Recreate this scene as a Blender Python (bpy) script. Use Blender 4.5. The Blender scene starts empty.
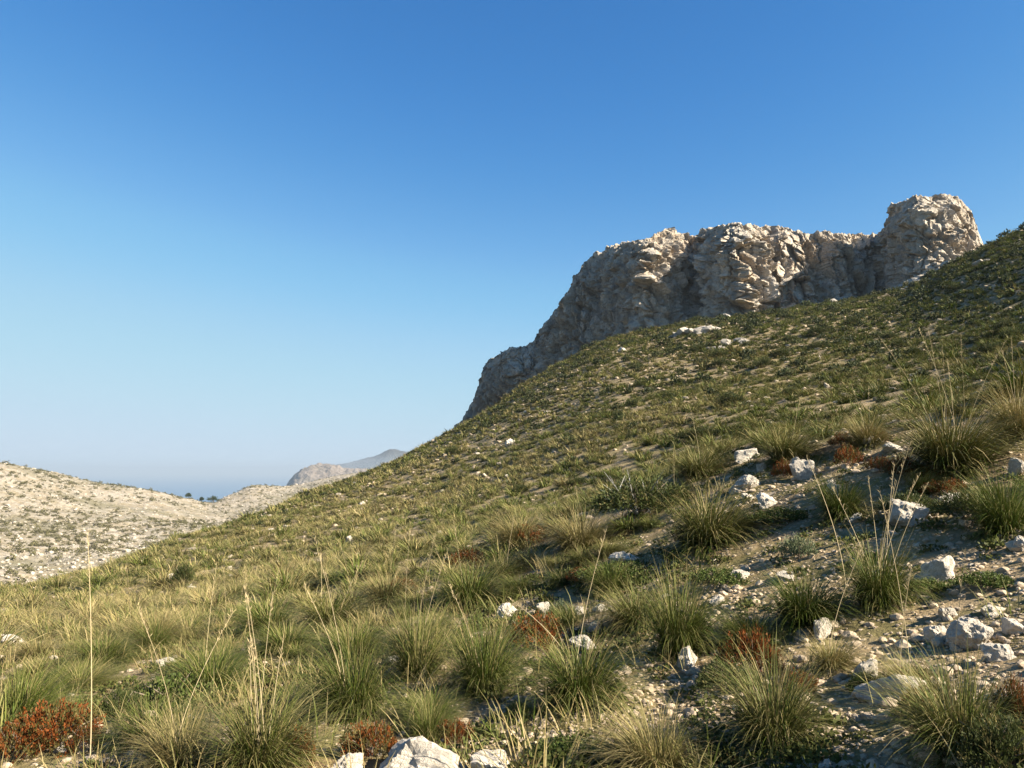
import bpy, math, random
import numpy as np

# ------------------------------------------------------------------ set-up
scene = bpy.context.scene
COL = scene.collection
RNG = np.random.default_rng(11)
random.seed(5)
EYE = 1.6
FOC = 800.0
PITCH = math.atan((470 - 384) / FOC)
CP, SP = math.cos(PITCH), math.sin(PITCH)
SUN_AZ, SUN_EL = 113.0, 32.0


def pix(px, py):
    """photo pixel -> (azimuth, tangent of elevation) of its sight line"""
    u = (np.asarray(px, float) - 512) / FOC
    v = (384 - np.asarray(py, float)) / FOC
    dy, dz = CP - v * SP, SP + v * CP
    return np.arctan2(u, dy), dz / np.hypot(u, dy)


def project(x, y, z):
    z = z - EYE
    dep = y * CP + z * SP
    up = -y * SP + z * CP
    dep = np.where(dep > 0.05, dep, 0.05)
    return 512 + FOC * x / dep, 384 - FOC * up / dep, dep


# ------------------------------------------------------------------ noise
_perm = np.random.default_rng(3).permutation(256)
_perm = np.concatenate([_perm, _perm, _perm])
_grad = np.random.default_rng(4).normal(size=(256, 3))
_grad /= np.linalg.norm(_grad, axis=1)[:, None]


def perlin(x, y, z):
    x, y, z = np.broadcast_arrays(x, y, z)
    xi, yi, zi = np.floor(x).astype(int), np.floor(y).astype(int), np.floor(z).astype(int)
    xf, yf, zf = x - xi, y - yi, z - zi
    u, v, w = [t * t * t * (t * (t * 6 - 15) + 10) for t in (xf, yf, zf)]
    out = 0
    for a in (0, 1):
        for b in (0, 1):
            for c in (0, 1):
                h = _perm[_perm[_perm[(xi + a) & 255] + ((yi + b) & 255)] + ((zi + c) & 255)]
                g = _grad[h]
                d = g[..., 0] * (xf - a) + g[..., 1] * (yf - b) + g[..., 2] * (zf - c)
                out = out + d * (u if a else 1 - u) * (v if b else 1 - v) * (w if c else 1 - w)
    return out * 1.5


def fbm(x, y, z=0.0, octv=4, gain=0.5):
    s, a, f, t = 0, 1.0, 1.0, 0.0
    for o in range(octv):
        s = s + a * perlin(x * f + 17.3 * o, y * f - 9.1 * o, z * f + 5.7 * o)
        t += a
        a *= gain
        f *= 2.03
    return s / t


def ridged(x, y, z=0.0, octv=4, gain=0.5):
    s, a, f, t = 0, 1.0, 1.0, 0.0
    for o in range(octv):
        s = s + a * (1 - 2.2 * np.abs(perlin(x * f + 7.7 * o, y * f + 3.3 * o, z * f - 2.1 * o)))
        t += a
        a *= gain
        f *= 2.1
    return s / t


def smooth(e0, e1, x):
    t = np.clip((x - e0) / (e1 - e0), 0, 1)
    return t * t * (3 - 2 * t)


def pchip(xk, yk, x):
    """monotone cubic; yk (n,) or (n,m); x (k,)"""
    xk = np.asarray(xk, float)
    yk = np.asarray(yk, float)
    h = np.diff(xk)
    sh = (slice(None),) + (None,) * (yk.ndim - 1)
    d = np.diff(yk, axis=0) / h[sh]
    m = np.zeros_like(yk)
    w1 = (2 * h[1:] + h[:-1])[sh]
    w2 = (h[1:] + 2 * h[:-1])[sh]
    with np.errstate(divide='ignore', invalid='ignore'):
        hm = (w1 + w2) / (w1 / d[:-1] + w2 / d[1:])
    m[1:-1] = np.where(d[:-1] * d[1:] > 0, hm, 0)
    m[0], m[-1] = d[0], d[-1]
    x = np.clip(x, xk[0], xk[-1])
    i = np.clip(np.searchsorted(xk, x) - 1, 0, len(xk) - 2)
    hh = h[i][sh]
    t = ((x - xk[i]) / h[i])[sh]
    return ((2 * t ** 3 - 3 * t ** 2 + 1) * yk[i] + (t ** 3 - 2 * t ** 2 + t) * hh * m[i]
            + (-2 * t ** 3 + 3 * t ** 2) * yk[i + 1] + (t ** 3 - t ** 2) * hh * m[i + 1])


def worley(x, y, z, seed=0):
    """distance to the joint between blocks, a random step per block and the tilt of its face"""
    xi, yi, zi = np.floor(x).astype(int), np.floor(y).astype(int), np.floor(z).astype(int)
    f1 = np.full(x.shape, 9.0)
    f2 = np.full(x.shape, 9.0)
    idv = np.zeros(x.shape)
    pln = np.zeros(x.shape)
    for a in (-1, 0, 1):
        for b in (-1, 0, 1):
            for c in (-1, 0, 1):
                h = _perm[_perm[_perm[(xi + a + seed) & 255] + ((yi + b) & 255)] + ((zi + c) & 255)]
                g = _grad[h] * 0.45 + 0.5
                d_ = np.sqrt((xi + a + g[..., 0] - x) ** 2 + (yi + b + g[..., 1] - y) ** 2 + (zi + c + g[..., 2] - z) ** 2)
                nearer = d_ < f1
                f2 = np.where(nearer, f1, np.minimum(f2, d_))
                idv = np.where(nearer, h / 255.0, idv)
                q = _grad[(h * 7 + 31) & 255]
                pln = np.where(nearer, q[..., 0] * (x - xi - a - g[..., 0]) + q[..., 1] * (y - yi - b - g[..., 1]) + q[..., 2] * (z - zi - c - g[..., 2]), pln)
                f1 = np.where(nearer, d_, f1)
    return f2 - f1, idv, pln


# ------------------------------------------------------------------ object helpers
def mesh_from(name, verts, faces, mat=None, col=None, smooth_sh=False, mats=None, midx=None):
    """faces: (n,3) or (n,4) int array, or a list of such arrays"""
    me = bpy.data.meshes.new(name)
    verts = np.asarray(verts, np.float32)
    fl = [np.asarray(f, np.int32) for f in (faces if isinstance(faces, list) else [faces])]
    loops = np.concatenate([f.ravel() for f in fl])
    tot = np.concatenate([np.full(len(f), f.shape[1], np.int32) for f in fl])
    start = np.concatenate([[0], np.cumsum(tot)[:-1]]).astype(np.int32)
    me.vertices.add(len(verts))
    me.vertices.foreach_set('co', verts.ravel())
    me.loops.add(len(loops))
    me.loops.foreach_set('vertex_index', loops.astype(np.int32))
    me.polygons.add(len(tot))
    me.polygons.foreach_set('loop_start', start)
    me.polygons.foreach_set('loop_total', tot)
    me.polygons.foreach_set('use_smooth', np.full(len(tot), smooth_sh))
    if mat:
        me.materials.append(mat)
    if mats:
        for m in mats:
            me.materials.append(m)
        me.polygons.foreach_set('material_index', midx)
    if col is not None:
        at = me.color_attributes.new('Col', 'FLOAT_COLOR', 'POINT')
        c = np.ones((len(verts), 4), np.float32)
        c[:, :3] = col
        at.data.foreach_set('color', c.ravel())
    me.update(calc_edges=True)
    me.validate()
    return me


def link(name, me, parent=None, loc=None, rot=None, scale=None):
    o = bpy.data.objects.new(name, me)
    COL.objects.link(o)
    if parent is not None:
        o.parent = parent
    if loc is not None:
        o.location = loc
    if rot is not None:
        o.rotation_euler = rot
    if scale is not None:
        o.scale = (scale,) * 3 if np.isscalar(scale) else scale
    return o


def tag(o, label=None, cat=None, group=None, kind=None):
    for k, v in (('label', label), ('category', cat), ('group', group), ('kind', kind)):
        if v:
            o[k] = v
    return o


# ------------------------------------------------------------------ materials
def new_mat(name):
    m = bpy.data.materials.new(name)
    m.use_nodes = True
    nt = m.node_tree
    nt.nodes.clear()
    out = nt.nodes.new('ShaderNodeOutputMaterial')
    return m, nt, out


class NT:
    def __init__(s, nt):
        s.nt = nt

    def n(s, typ, ins=None, **kw):
        nd = s.nt.nodes.new(typ)
        for k, v in kw.items():
            setattr(nd, k, v)
        for k, v in (ins or {}).items():
            sock = nd.inputs[k]
            if isinstance(v, bpy.types.NodeSocket):
                s.nt.links.new(v, sock)
            else:
                sock.default_value = v
        return nd

    def noise(s, co, scale, detail=4, rough=0.55, dist=0.0):
        return s.n('ShaderNodeTexNoise', {'Vector': co, 'Scale': scale, 'Detail': detail, 'Roughness': rough, 'Distortion': dist}).outputs['Fac']

    def ramp(s, fac, stops, interp='LINEAR'):
        r = s.n('ShaderNodeValToRGB', {'Fac': fac})
        e = r.color_ramp.elements
        r.color_ramp.interpolation = interp
        while len(e) < len(stops):
            e.new(0.5)
        for i, (p, c) in enumerate(stops):
            e[i].position = p
            c = (c, c, c) if np.isscalar(c) else c
            e[i].color = (*c, 1)
        return r.outputs['Color']

    def mix(s, fac, a, b, blend='MIX'):
        m = s.n('ShaderNodeMix', data_type='RGBA', blend_type=blend)
        for sock, v in ((m.inputs[0], fac), (m.inputs[6], a), (m.inputs[7], b)):
            if isinstance(v, bpy.types.NodeSocket):
                s.nt.links.new(v, sock)
            else:
                sock.default_value = v if sock == m.inputs[0] else (*v, 1)
        return m.outputs[2]

    def math(s, op, a, b=0.0):
        m = s.n('ShaderNodeMath', operation=op)
        for i, v in enumerate((a, b)):
            if isinstance(v, bpy.types.NodeSocket):
                s.nt.links.new(v, m.inputs[i])
            else:
                m.inputs[i].default_value = v
        return m.outputs[0]


def mat_leaf(name, transl=0.35, vary=0.25, rough=0.6):
    """foliage: colour carried by the blade itself, thin translucent leaf"""
    m, nt, out = new_mat(name)
    N = NT(nt)
    c = N.n('ShaderNodeAttribute', attribute_name='Col').outputs['Color']
    rnd = N.n('ShaderNodeObjectInfo').outputs['Random']
    val = N.math('ADD', N.math('MULTIPLY', rnd, vary), 1 - vary / 2)
    c = N.n('ShaderNodeHueSaturation', {'Color': c, 'Value': val}).outputs['Color']
    p = N.n('ShaderNodeBsdfPrincipled', {'Base Color': c, 'Roughness': rough, 'Specular IOR Level': 0.12})
    t = N.n('ShaderNodeBsdfTranslucent', {'Color': c})
    mx = N.n('ShaderNodeMixShader', {0: transl, 1: p.outputs[0], 2: t.outputs[0]})
    nt.links.new(mx.outputs[0], out.inputs[0])
    return m


def mat_rock(name, scale=1.0, base=(0.50, 0.45, 0.385), ochre=0.0, dark=(0.20, 0.18, 0.16), bump=0.6, space='Object', rand=True, streak=False):
    m, nt, out = new_mat(name)
    N = NT(nt)
    co = N.n('ShaderNodeTexCoord').outputs[space] if space == 'Object' else N.n('ShaderNodeNewGeometry').outputs['Position']
    if rand:
        rnd = N.n('ShaderNodeObjectInfo').outputs['Random']
        off = N.n('ShaderNodeCombineXYZ', {0: N.math('MULTIPLY', rnd, 37.0), 1: N.math('MULTIPLY', rnd, 91.0)}).outputs[0]
        co = N.n('ShaderNodeVectorMath', {0: co, 1: off}, operation='ADD').outputs[0]
    big = N.noise(co, 1.6 * scale, 5, 0.6)
    fine = N.noise(co, 9 * scale, 6, 0.7)
    lich = N.noise(co, 3.7 * scale, 6, 0.75, 0.4)
    c = N.mix(N.ramp(big, [(0.36, 0.0), (0.66, 1.0)]), tuple(np.array(base) * 0.82), tuple(np.minimum(np.array(base) * 1.2, 0.7)))
    if ochre:
        oz = N.noise(co, 0.9 * scale, 4, 0.65, 0.6)
        c = N.mix(N.math('MULTIPLY', N.ramp(oz, [(0.48, 0.0), (0.66, 1.0)]), ochre), c, (0.36, 0.25, 0.14))
    c = N.mix(N.math('MULTIPLY', N.ramp(lich, [(0.52, 0.0), (0.68, 1.0)]), 0.65), c, dark)
    vor = N.n('ShaderNodeTexVoronoi', {'Vector': co, 'Scale': 5.5 * scale}, feature='DISTANCE_TO_EDGE').outputs['Distance']
    crack = N.ramp(vor, [(0.0, 0.0), (0.07, 1.0)])
    h = N.math('ADD', N.math('MULTIPLY', fine, 0.7), N.math('MULTIPLY', crack, 0.12))
    h = N.math('ADD', h, N.math('MULTIPLY', N.noise(co, 30 * scale, 3, 0.7), 0.25))
    b = N.n('ShaderNodeBump', {'Height': h, 'Strength': bump, 'Distance': 0.12 / scale})
    c = N.mix(N.ramp(fine, [(0.30, 0.55), (0.5, 0.0)]), c, tuple(np.array(base) * 0.5))
    if rand:
        c = N.n('ShaderNodeHueSaturation', {'Color': c, 'Value': N.math('ADD', N.math('MULTIPLY', rnd, 0.36), 0.74)}).outputs['Color']
    if streak:
        geo = N.n('ShaderNodeNewGeometry').outputs['Position']
        sv = N.n('ShaderNodeVectorMath', {0: geo, 1: (0.45, 0.45, 0.06)}, operation='MULTIPLY').outputs[0]
        c = N.mix(N.math('MULTIPLY', N.ramp(N.noise(sv, 1.0, 5, 0.65, 0.3), [(0.50, 0.0), (0.66, 1.0)]), 0.6), c, (0.13, 0.12, 0.11))
        pit = N.noise(geo, 0.9, 5, 0.7)
        c = N.mix(N.math('MULTIPLY', N.ramp(pit, [(0.30, 1.0), (0.42, 0.0)]), 0.8), c, (0.075, 0.068, 0.058))
    p = N.n('ShaderNodeBsdfPrincipled', {'Base Color': c, 'Roughness': 0.92, 'Specular IOR Level': 0.15, 'Normal': b.outputs[0]})
    nt.links.new(p.outputs[0], out.inputs[0])
    return m


def mat_soil():
    """stony soil of the hillside: beige earth, pale limestone grit, mossy patches; drier and stonier near, duller far up"""
    m, nt, out = new_mat('soil')
    N = NT(nt)
    co = N.n('ShaderNodeNewGeometry').outputs['Position']
    a = N.noise(co, 0.55, 6, 0.6)
    fine = N.noise(co, 7.0, 6, 0.7)
    patch = N.noise(co, 1.7, 5, 0.6, 0.3)
    c = N.mix(N.ramp(a, [(0.35, 0.0), (0.65, 1.0)]), (0.17, 0.115, 0.055), (0.27, 0.195, 0.105))
    c = N.mix(N.ramp(fine, [(0.42, 0.0), (0.75, 0.6)]), c, (0.35, 0.28, 0.185))
    c = N.mix(N.math('MULTIPLY', N.ramp(patch, [(0.44, 0.0), (0.58, 1.0)]), 0.75), c, (0.105, 0.095, 0.03))
    v = N.n('ShaderNodeTexVoronoi', {'Vector': co, 'Scale': 19.0, 'Randomness': 1.0})
    peb = N.ramp(v.outputs['Distance'], [(0.25, 1.0), (0.45, 0.0)])
    v2 = N.n('ShaderNodeTexVoronoi', {'Vector': co, 'Scale': 3.1})
    keep = N.ramp(N.n('ShaderNodeSeparateColor', {0: v.outputs['Color']}).outputs[0], [(0.55, 0.0), (0.6, 1.0)])
    c = N.mix(N.math('MULTIPLY', peb, keep), c, (0.37, 0.295, 0.20))
    keep2 = N.ramp(N.n('ShaderNodeSeparateColor', {0: v2.outputs['Color']}).outputs[0], [(0.88, 0.0), (0.9, 1.0)])
    st = N.math('MULTIPLY', N.ramp(v2.outputs['Distance'], [(0.22, 1.0), (0.34, 0.0)]), keep2)
    c = N.mix(st, c, (0.36, 0.285, 0.195))
    h = N.math('ADD', N.math('MULTIPLY', fine, 0.6), N.math('MULTIPLY', N.math('MULTIPLY', peb, keep), 0.3))
    h = N.math('ADD', h, N.math('MULTIPLY', N.noise(co, 40.0, 3, 0.7), 0.25))
    b = N.n('ShaderNodeBump', {'Height': h, 'Strength': 0.8, 'Distance': 0.06})
    p = N.n('ShaderNodeBsdfPrincipled', {'Base Color': c, 'Roughness': 0.95, 'Specular IOR Level': 0.1, 'Normal': b.outputs[0]})
    nt.links.new(p.outputs[0], out.inputs[0])
    return m


def mat_farhill(name, pale=(0.335, 0.295, 0.235), earth=(0.25, 0.20, 0.125), green=(0.12, 0.11, 0.055), sc=1.0):
    m, nt, out = new_mat(name)
    N = NT(nt)
    co = N.n('ShaderNodeNewGeometry').outputs['Position']
    a = N.noise(co, 0.018 * sc, 6, 0.6, 0.4)
    f = N.noise(co, 0.16 * sc, 6, 0.72)
    g = N.noise(co, 0.05 * sc, 6, 0.75, 0.5)
    c = N.mix(N.ramp(f, [(0.36, 0.0), (0.58, 1.0)]), earth, pale)
    c = N.mix(N.math('MULTIPLY', N.ramp(g, [(0.50, 0.0), (0.62, 1.0)]), 0.75), c, earth)
    c = N.mix(N.math('MULTIPLY', N.ramp(a, [(0.48, 0.0), (0.64, 1.0)]), 0.6), c, green)
    h = N.math('ADD', f, N.math('MULTIPLY', N.noise(co, 0.6 * sc, 4, 0.7), 0.4))
    b = N.n('ShaderNodeBump', {'Height': h, 'Strength': 0.8, 'Distance': 4.0 / sc})
    p = N.n('ShaderNodeBsdfPrincipled', {'Base Color': c, 'Roughness': 0.95, 'Specular IOR Level': 0.1, 'Normal': b.outputs[0]})
    nt.links.new(p.outputs[0], out.inputs[0])
    return m


def mat_plain(name, c, rough=0.8, noise_scale=None, c2=None):
    m, nt, out = new_mat(name)
    N = NT(nt)
    colr = (*c, 1)
    if noise_scale:
        co = N.n('ShaderNodeTexCoord').outputs['Object']
        colr = N.mix(N.ramp(N.noise(co, noise_scale, 4, 0.6), [(0.35, 0.0), (0.65, 1.0)]), c, c2)
    p = N.n('ShaderNodeBsdfPrincipled', {'Base Color': colr, 'Roughness': rough, 'Specular IOR Level': 0.2})
    nt.links.new(p.outputs[0], out.inputs[0])
    return m


M_GRASS = mat_leaf('grass_blade', 0.14, 0.35)
M_LEAF = mat_leaf('shrub_leaf', 0.25, 0.25)
M_STALK = mat_leaf('dry_stalk', 0.15, 0.15)
M_TWIG = mat_plain('twig_bark', (0.16, 0.12, 0.085), 0.9, 12, (0.26, 0.21, 0.16))
M_BONE = mat_plain('bleached_wood', (0.42, 0.38, 0.32), 0.9, 9, (0.56, 0.52, 0.45))
M_ROCK = mat_rock('limestone', 2.2, base=(0.54, 0.475, 0.38))
M_PEB = mat_rock('limestone_grit', 6.0, base=(0.38, 0.295, 0.20), bump=0.3, space='World', rand=False)
M_OUT = mat_rock('limestone_outcrop', 0.5, base=(0.36, 0.32, 0.265), ochre=0.3)
M_CLIFF = mat_rock('limestone_cliff', 0.16, base=(0.47, 0.405, 0.32), ochre=0.6, dark=(0.17, 0.15, 0.13), bump=1.0, space='World', rand=False, streak=True)
M_SOIL = mat_soil()
M_FAR = mat_farhill('pale_hill')
M_HEAD = mat_farhill('headland_rock', (0.22, 0.18, 0.145), (0.14, 0.11, 0.08), (0.08, 0.08, 0.05), 0.15)
M_MTN = mat_farhill('mountain_rock', (0.10, 0.10, 0.105), (0.07, 0.07, 0.07), (0.045, 0.05, 0.045), 0.06)

# ------------------------------------------------------------------ the hillside (one height field)
TAB = {  # picture column -> (row, distance) from the feet outwards, then one point beyond the skyline (distance, height)
    -250: ([(768, 7), (720, 10), (670, 16), (640, 28), (635, 34), (628, 45), (622, 60)], (120, -30)),
    0: ([(768, 5.5), (705, 8), (655, 13), (630, 20), (622, 26), (608, 38), (596, 62)], (120, -28)),
    150: ([(768, 4.8), (700, 7), (640, 12), (612, 19), (602, 26), (580, 42), (549, 82)], (150, -25)),
    300: ([(768, 4.4), (690, 6.5), (620, 11.5), (585, 18), (572, 26), (543, 48), (500, 112)], (190, -20)),
    400: ([(768, 4.3), (685, 6.3), (600, 11), (562, 17), (549, 26), (515, 50), (461, 138)], (220, -10)),
    470: ([(768, 4.2), (680, 6.2), (588, 10.8), (545, 17), (531, 26), (490, 54), (425, 160)], (240, 2)),
    540: ([(768, 4.1), (675, 6), (570, 10.4), (525, 16), (513, 26), (460, 58), (383, 188)], (250, 18)),
    620: ([(768, 4.1), (665, 6), (550, 10), (500, 15), (497, 23), (425, 60), (350, 212)], (260, 31)),
    750: ([(768, 4), (655, 5.8), (525, 9.4), (448, 14.5), (452, 23), (395, 60), (319, 207)], (270, 44)),
    900: ([(768, 3.8), (645, 5.6), (508, 8.8), (422, 13.5), (428, 22), (370, 60), (292, 203)], (270, 52)),
    975: ([(768, 3.7), (642, 5.5), (500, 8.6), (408, 13.2), (414, 21.5), (353, 60), (261, 196)], (265, 55)),
    1024: ([(768, 3.6), (640, 5.4), (495, 8.4), (398, 13), (404, 21), (335, 60), (237, 185)], (260, 60)),
    1300: ([(768, 3.2), (630, 5), (470, 8), (352, 12.5), (345, 21), (205, 60), (135, 170)], (260, 75)),  # out of view; raised steeply to throw shade over the mid right
}
NA, NR = 900, 760
R_AX = 0.35 * (330 / 0.35) ** np.linspace(0, 1, NR)
_cols = sorted(TAB)
_caz = np.array([float(pix(c, 480)[0]) for c in _cols])
_zt = []
for c, az in zip(_cols, _caz):
    rs, zs = [0.0, 1.6], [0.0, 0.0]
    for py, r in TAB[c][0]:
        v = (384 - py) / FOC
        t = math.cos(az) * (v * CP + SP) / (CP - v * SP)
        rs.append(r)
        zs.append(EYE + r * t)
    r8, z8 = TAB[c][1]
    rs += [r8, 340]
    zs += [z8, z8 + (-22 if c < 500 else -4)]
    zs[1] = zs[2] * 0.35
    _zt.append(pchip(rs, zs, R_AX))
_zt = np.array(_zt)
A_CORE = math.radians(40)
A_AX = np.concatenate([np.linspace(-math.pi, -A_CORE, 60)[:-1], np.linspace(-A_CORE, A_CORE, NA), np.linspace(A_CORE, math.pi, 60)[1:]])
GZ = pchip(_caz, _zt, np.clip(A_AX, _caz[0], _caz[-1]))
# behind the photographer the two ends of the table meet smoothly
wback = smooth(math.radians(100), math.pi, np.abs(A_AX))[:, None]
GZ = GZ * (1 - wback) + wback * (0.5 * (GZ[0] + GZ[-1]))[None, :]
AA, RR = np.meshgrid(A_AX, R_AX, indexing='ij')
GX, GY = RR * np.sin(AA), RR * np.cos(AA)
amp = smooth(0.5, 4, RR)
GZ = GZ + amp * (0.05 + 0.06 * smooth(9, 16, RR)) * fbm(GX * 1.6, GY * 1.6, 0.3, 4) * (1 - smooth(40, 90, RR) * 0.6)
GZ = GZ + smooth(3, 12, RR) * 0.16 * fbm(GX * 0.33, GY * 0.33, 1.3, 3)
GZ = GZ + smooth(20, 70, RR) * 0.75 * fbm(GX * 0.07, GY * 0.07, 2.1, 4)
GZ = GZ + smooth(60, 140, RR) * 1.3 * fbm(GX * 0.022, GY * 0.022, 4.1, 3)


def H(x, y):
    x, y = np.asarray(x, float), np.asarray(y, float)
    az = np.arctan2(x, y)
    r = np.hypot(x, y)
    i = np.clip(np.searchsorted(A_AX, az) - 1, 0, len(A_AX) - 2)
    fa = np.clip((az - A_AX[i]) / (A_AX[i + 1] - A_AX[i]), 0, 1)
    g = np.clip(np.log(np.maximum(r, 0.36) / 0.35) / math.log(330 / 0.35) * (NR - 1), 0, NR - 1.001)
    j = g.astype(int)
    fr = (r - R_AX[j]) / (R_AX[j + 1] - R_AX[j])
    fr = np.clip(fr, 0, 1)
    return (GZ[i, j] * (1 - fa) * (1 - fr) + GZ[i + 1, j] * fa * (1 - fr) + GZ[i, j + 1] * (1 - fa) * fr + GZ[i + 1, j + 1] * fa * fr)


# highest sight line so far along each azimuth: what a point must clear to be seen
_TAN = (GZ - EYE) / RR
_MAXT = np.maximum.accumulate(_TAN, axis=1)


def seen(x, y, top, slack=0.0):
    az, r = np.arctan2(x, y), np.hypot(x, y)
    i = np.clip(np.searchsorted(A_AX, az), 0, len(A_AX) - 1)
    j = np.clip((np.log(np.maximum(r * 0.97, 0.36) / 0.35) / math.log(330 / 0.35) * (NR - 1)).astype(int), 0, NR - 1)
    return (H(x, y) + top - EYE) / r >= _MAXT[i, j] - slack


def at(px, py, rmax=300):
    """where the sight line of a photo pixel meets the ground"""
    az, t = pix(px, py)
    i = int(np.argmin(np.abs(A_AX - az)))
    hit = np.nonzero((EYE + t * R_AX <= GZ[i]) & (R_AX > 1.5))[0]
    r = R_AX[hit[0]] if len(hit) else rmax
    if len(hit) and hit[0] > 0:
        j = hit[0]
        e0 = EYE + t * R_AX[j - 1] - GZ[i, j - 1]
        e1 = EYE + t * R_AX[j] - GZ[i, j]
        f = e0 / (e0 - e1) if e0 != e1 else 0
        r = R_AX[j - 1] + np.clip(f, 0, 1) * (R_AX[j] - R_AX[j - 1])
    x, y = r * math.sin(az), r * math.cos(az)
    return x, y, float(H(x, y)), r


def grid_faces(na, nr, off=0, flip=False):
    i, j = np.meshgrid(np.arange(na - 1), np.arange(nr - 1), indexing='ij')
    a = (i * nr + j).ravel() + off
    f = np.stack([a, a + 1, a + nr + 1, a + nr], 1)
    return f[:, ::-1] if flip else f


gv = np.stack([GX.ravel(), GY.ravel(), GZ.ravel()], 1)
gf = grid_faces(len(A_AX), NR)
nv = len(gv)
gv = np.vstack([gv, [[0, 0, 0.0]]])
ia = np.arange(len(A_AX) - 1) * NR
fan = np.stack([np.full(len(ia), nv), ia, ia + NR], 1)
ground = link('ground', mesh_from('ground', gv, [gf, fan], M_SOIL, smooth_sh=True))
tag(ground, 'stony hillside of beige soil rising from the path to the cliff', kind='structure')

# ------------------------------------------------------------------ far hills, headland, mountains, sea
def polar_sheet(name, table, mat, label, na=260, nr=200, nz=(0.0, 0.05), seed=0.0, nrough=None):
    """table: px -> [(row, distance) or (None, distance, height)...]"""
    cols = sorted(table)
    caz = np.array([float(pix(c, 480)[0]) for c in cols])
    rows = len(table[cols[0]])
    R, Z = np.zeros((len(cols), rows)), np.zeros((len(cols), rows))
    for k, c in enumerate(cols):
        for q, e in enumerate(table[c]):
            if e[0] is None:
                R[k, q], Z[k, q] = e[1], e[2]
            else:
                v = (384 - e[0]) / FOC
                R[k, q] = e[1]
                Z[k, q] = EYE + e[1] * math.cos(caz[k]) * (v * CP + SP) / (CP - v * SP)
    a = np.linspace(caz[0], caz[-1], na)
    s = np.linspace(0, rows - 1, nr)
    Rg = pchip(caz, R, a)
    Zg = pchip(caz, Z, a)
    Rf = pchip(np.arange(rows), Rg.T, s).T
    Zf = pchip(np.arange(rows), Zg.T, s).T
    X, Y = Rf * np.sin(a)[:, None], Rf * np.cos(a)[:, None]
    for amp, fr in (nrough or [nz]):
        Zf = Zf + amp * fbm(X * fr + seed, Y * fr, seed, 5, 0.55)
    o = link(name, mesh_from(name, np.stack([X.ravel(), Y.ravel(), Zf.ravel()], 1), grid_faces(na, nr), mat, smooth_sh=True))
    tag(o, label, kind='structure')
    return a, Rf, X, Y, Zf


FH = polar_sheet('far_hill', {
    -420: [(None, 150, -60), (None, 260, -50), (540, 330), (480, 450), (455, 600), (None, 800, -10), (None, 1100, -120)],
    -150: [(None, 150, -60), (None, 250, -52), (580, 320), (520, 440), (450, 600), (None, 800, -10), (None, 1100, -120)],
    0: [(None, 150, -55), (600, 270), (560, 340), (512, 460), (463, 610), (None, 800, -20), (None, 1100, -120)],
    50: [(None, 150, -55), (594, 290), (555, 360), (512, 480), (473, 640), (None, 820, -25), (None, 1100, -120)],
    100: [(None, 160, -55), (580, 310), (548, 380), (515, 500), (483.5, 670), (None, 850, -32), (None, 1150, -130)],
    140: [(None, 170, -55), (570, 330), (542, 400), (515, 520), (488.5, 690), (None, 850, -40), (None, 1150, -130)],
    190: [(None, 180, -52), (550, 350), (535, 420), (518, 540), (499, 700), (None, 860, -55), (None, 1150, -140)],
    212: [(None, 180, -50), (545, 360), (532, 430), (519, 560), (503, 740), (None, 860, -55), (None, 1200, -140)],
    235: [(None, 190, -50), (535, 370), (527, 450), (517, 600), (493, 840), (None, 980, -50), (None, 1300, -140)],
    255: [(None, 190, -50), (530, 380), (522, 460), (510, 640), (486, 900), (None, 1050, -50), (None, 1400, -140)],
    290: [(None, 200, -50), (520, 400), (514, 500), (503, 700), (487, 950), (None, 1100, -50), (None, 1500, -140)],
    330: [(None, 220, -45), (515, 420), (508, 520), (497, 720), (477, 1000), (None, 1150, -50), (None, 1500, -140)],
    370: [(None, 240, -40), (510, 440), (500, 540), (488, 740), (472, 1000), (None, 1150, -50), (None, 1500, -140)],
    460: [(None, 300, -40), (505, 450), (496, 560), (484, 760), (470, 1000), (None, 1150, -50), (None, 1500, -140)],
}, M_FAR, 'pale stony hill dotted with dark shrubs across the valley', 620, 420, seed=3.0, nrough=[(3.5, 0.02), (1.2, 0.09), (0.7, 0.28)])

SEA_Z = -225.0
polar_sheet('headland', {
    258: [(None, 3500, SEA_Z - 20), (None, 3800, SEA_Z - 20), (None, 4000, SEA_Z - 10), (None, 4300, SEA_Z - 20), (None, 5200, SEA_Z - 30)],
    285: [(None, 3400, SEA_Z - 20), (502, 3600), (490, 3800), (489, 4000), (None, 5200, SEA_Z - 20)],
    292: [(None, 3400, SEA_Z - 20), (500, 3600), (481, 3800), (478, 3950), (None, 5200, SEA_Z - 20)],
    303: [(None, 3400, SEA_Z - 20), (500, 3600), (472, 3800), (469, 3950), (None, 5200, SEA_Z - 20)],
    318: [(None, 3400, SEA_Z - 20), (500, 3600), (470, 3800), (465.5, 3950), (None, 5200, SEA_Z - 20)],
    332: [(None, 3400, SEA_Z - 20), (500, 3600), (471, 3800), (466, 3950), (None, 5200, SEA_Z - 20)],
    352: [(None, 3400, SEA_Z - 20), (500, 3600), (474, 3800), (468.5, 3950), (None, 5200, SEA_Z - 20)],
    385: [(None, 3400, SEA_Z - 20), (500, 3600), (476, 3800), (470, 3950), (None, 5200, SEA_Z - 20)],
    480: [(None, 3400, SEA_Z - 20), (500, 3600), (478, 3800), (472, 3950), (None, 5200, SEA_Z - 20)],
}, M_HEAD, 'rocky headland standing over the sea beyond the pale hill', 260, 120, seed=8.0, nrough=[(24, 0.006), (26, 0.016), (12, 0.045)])
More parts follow.
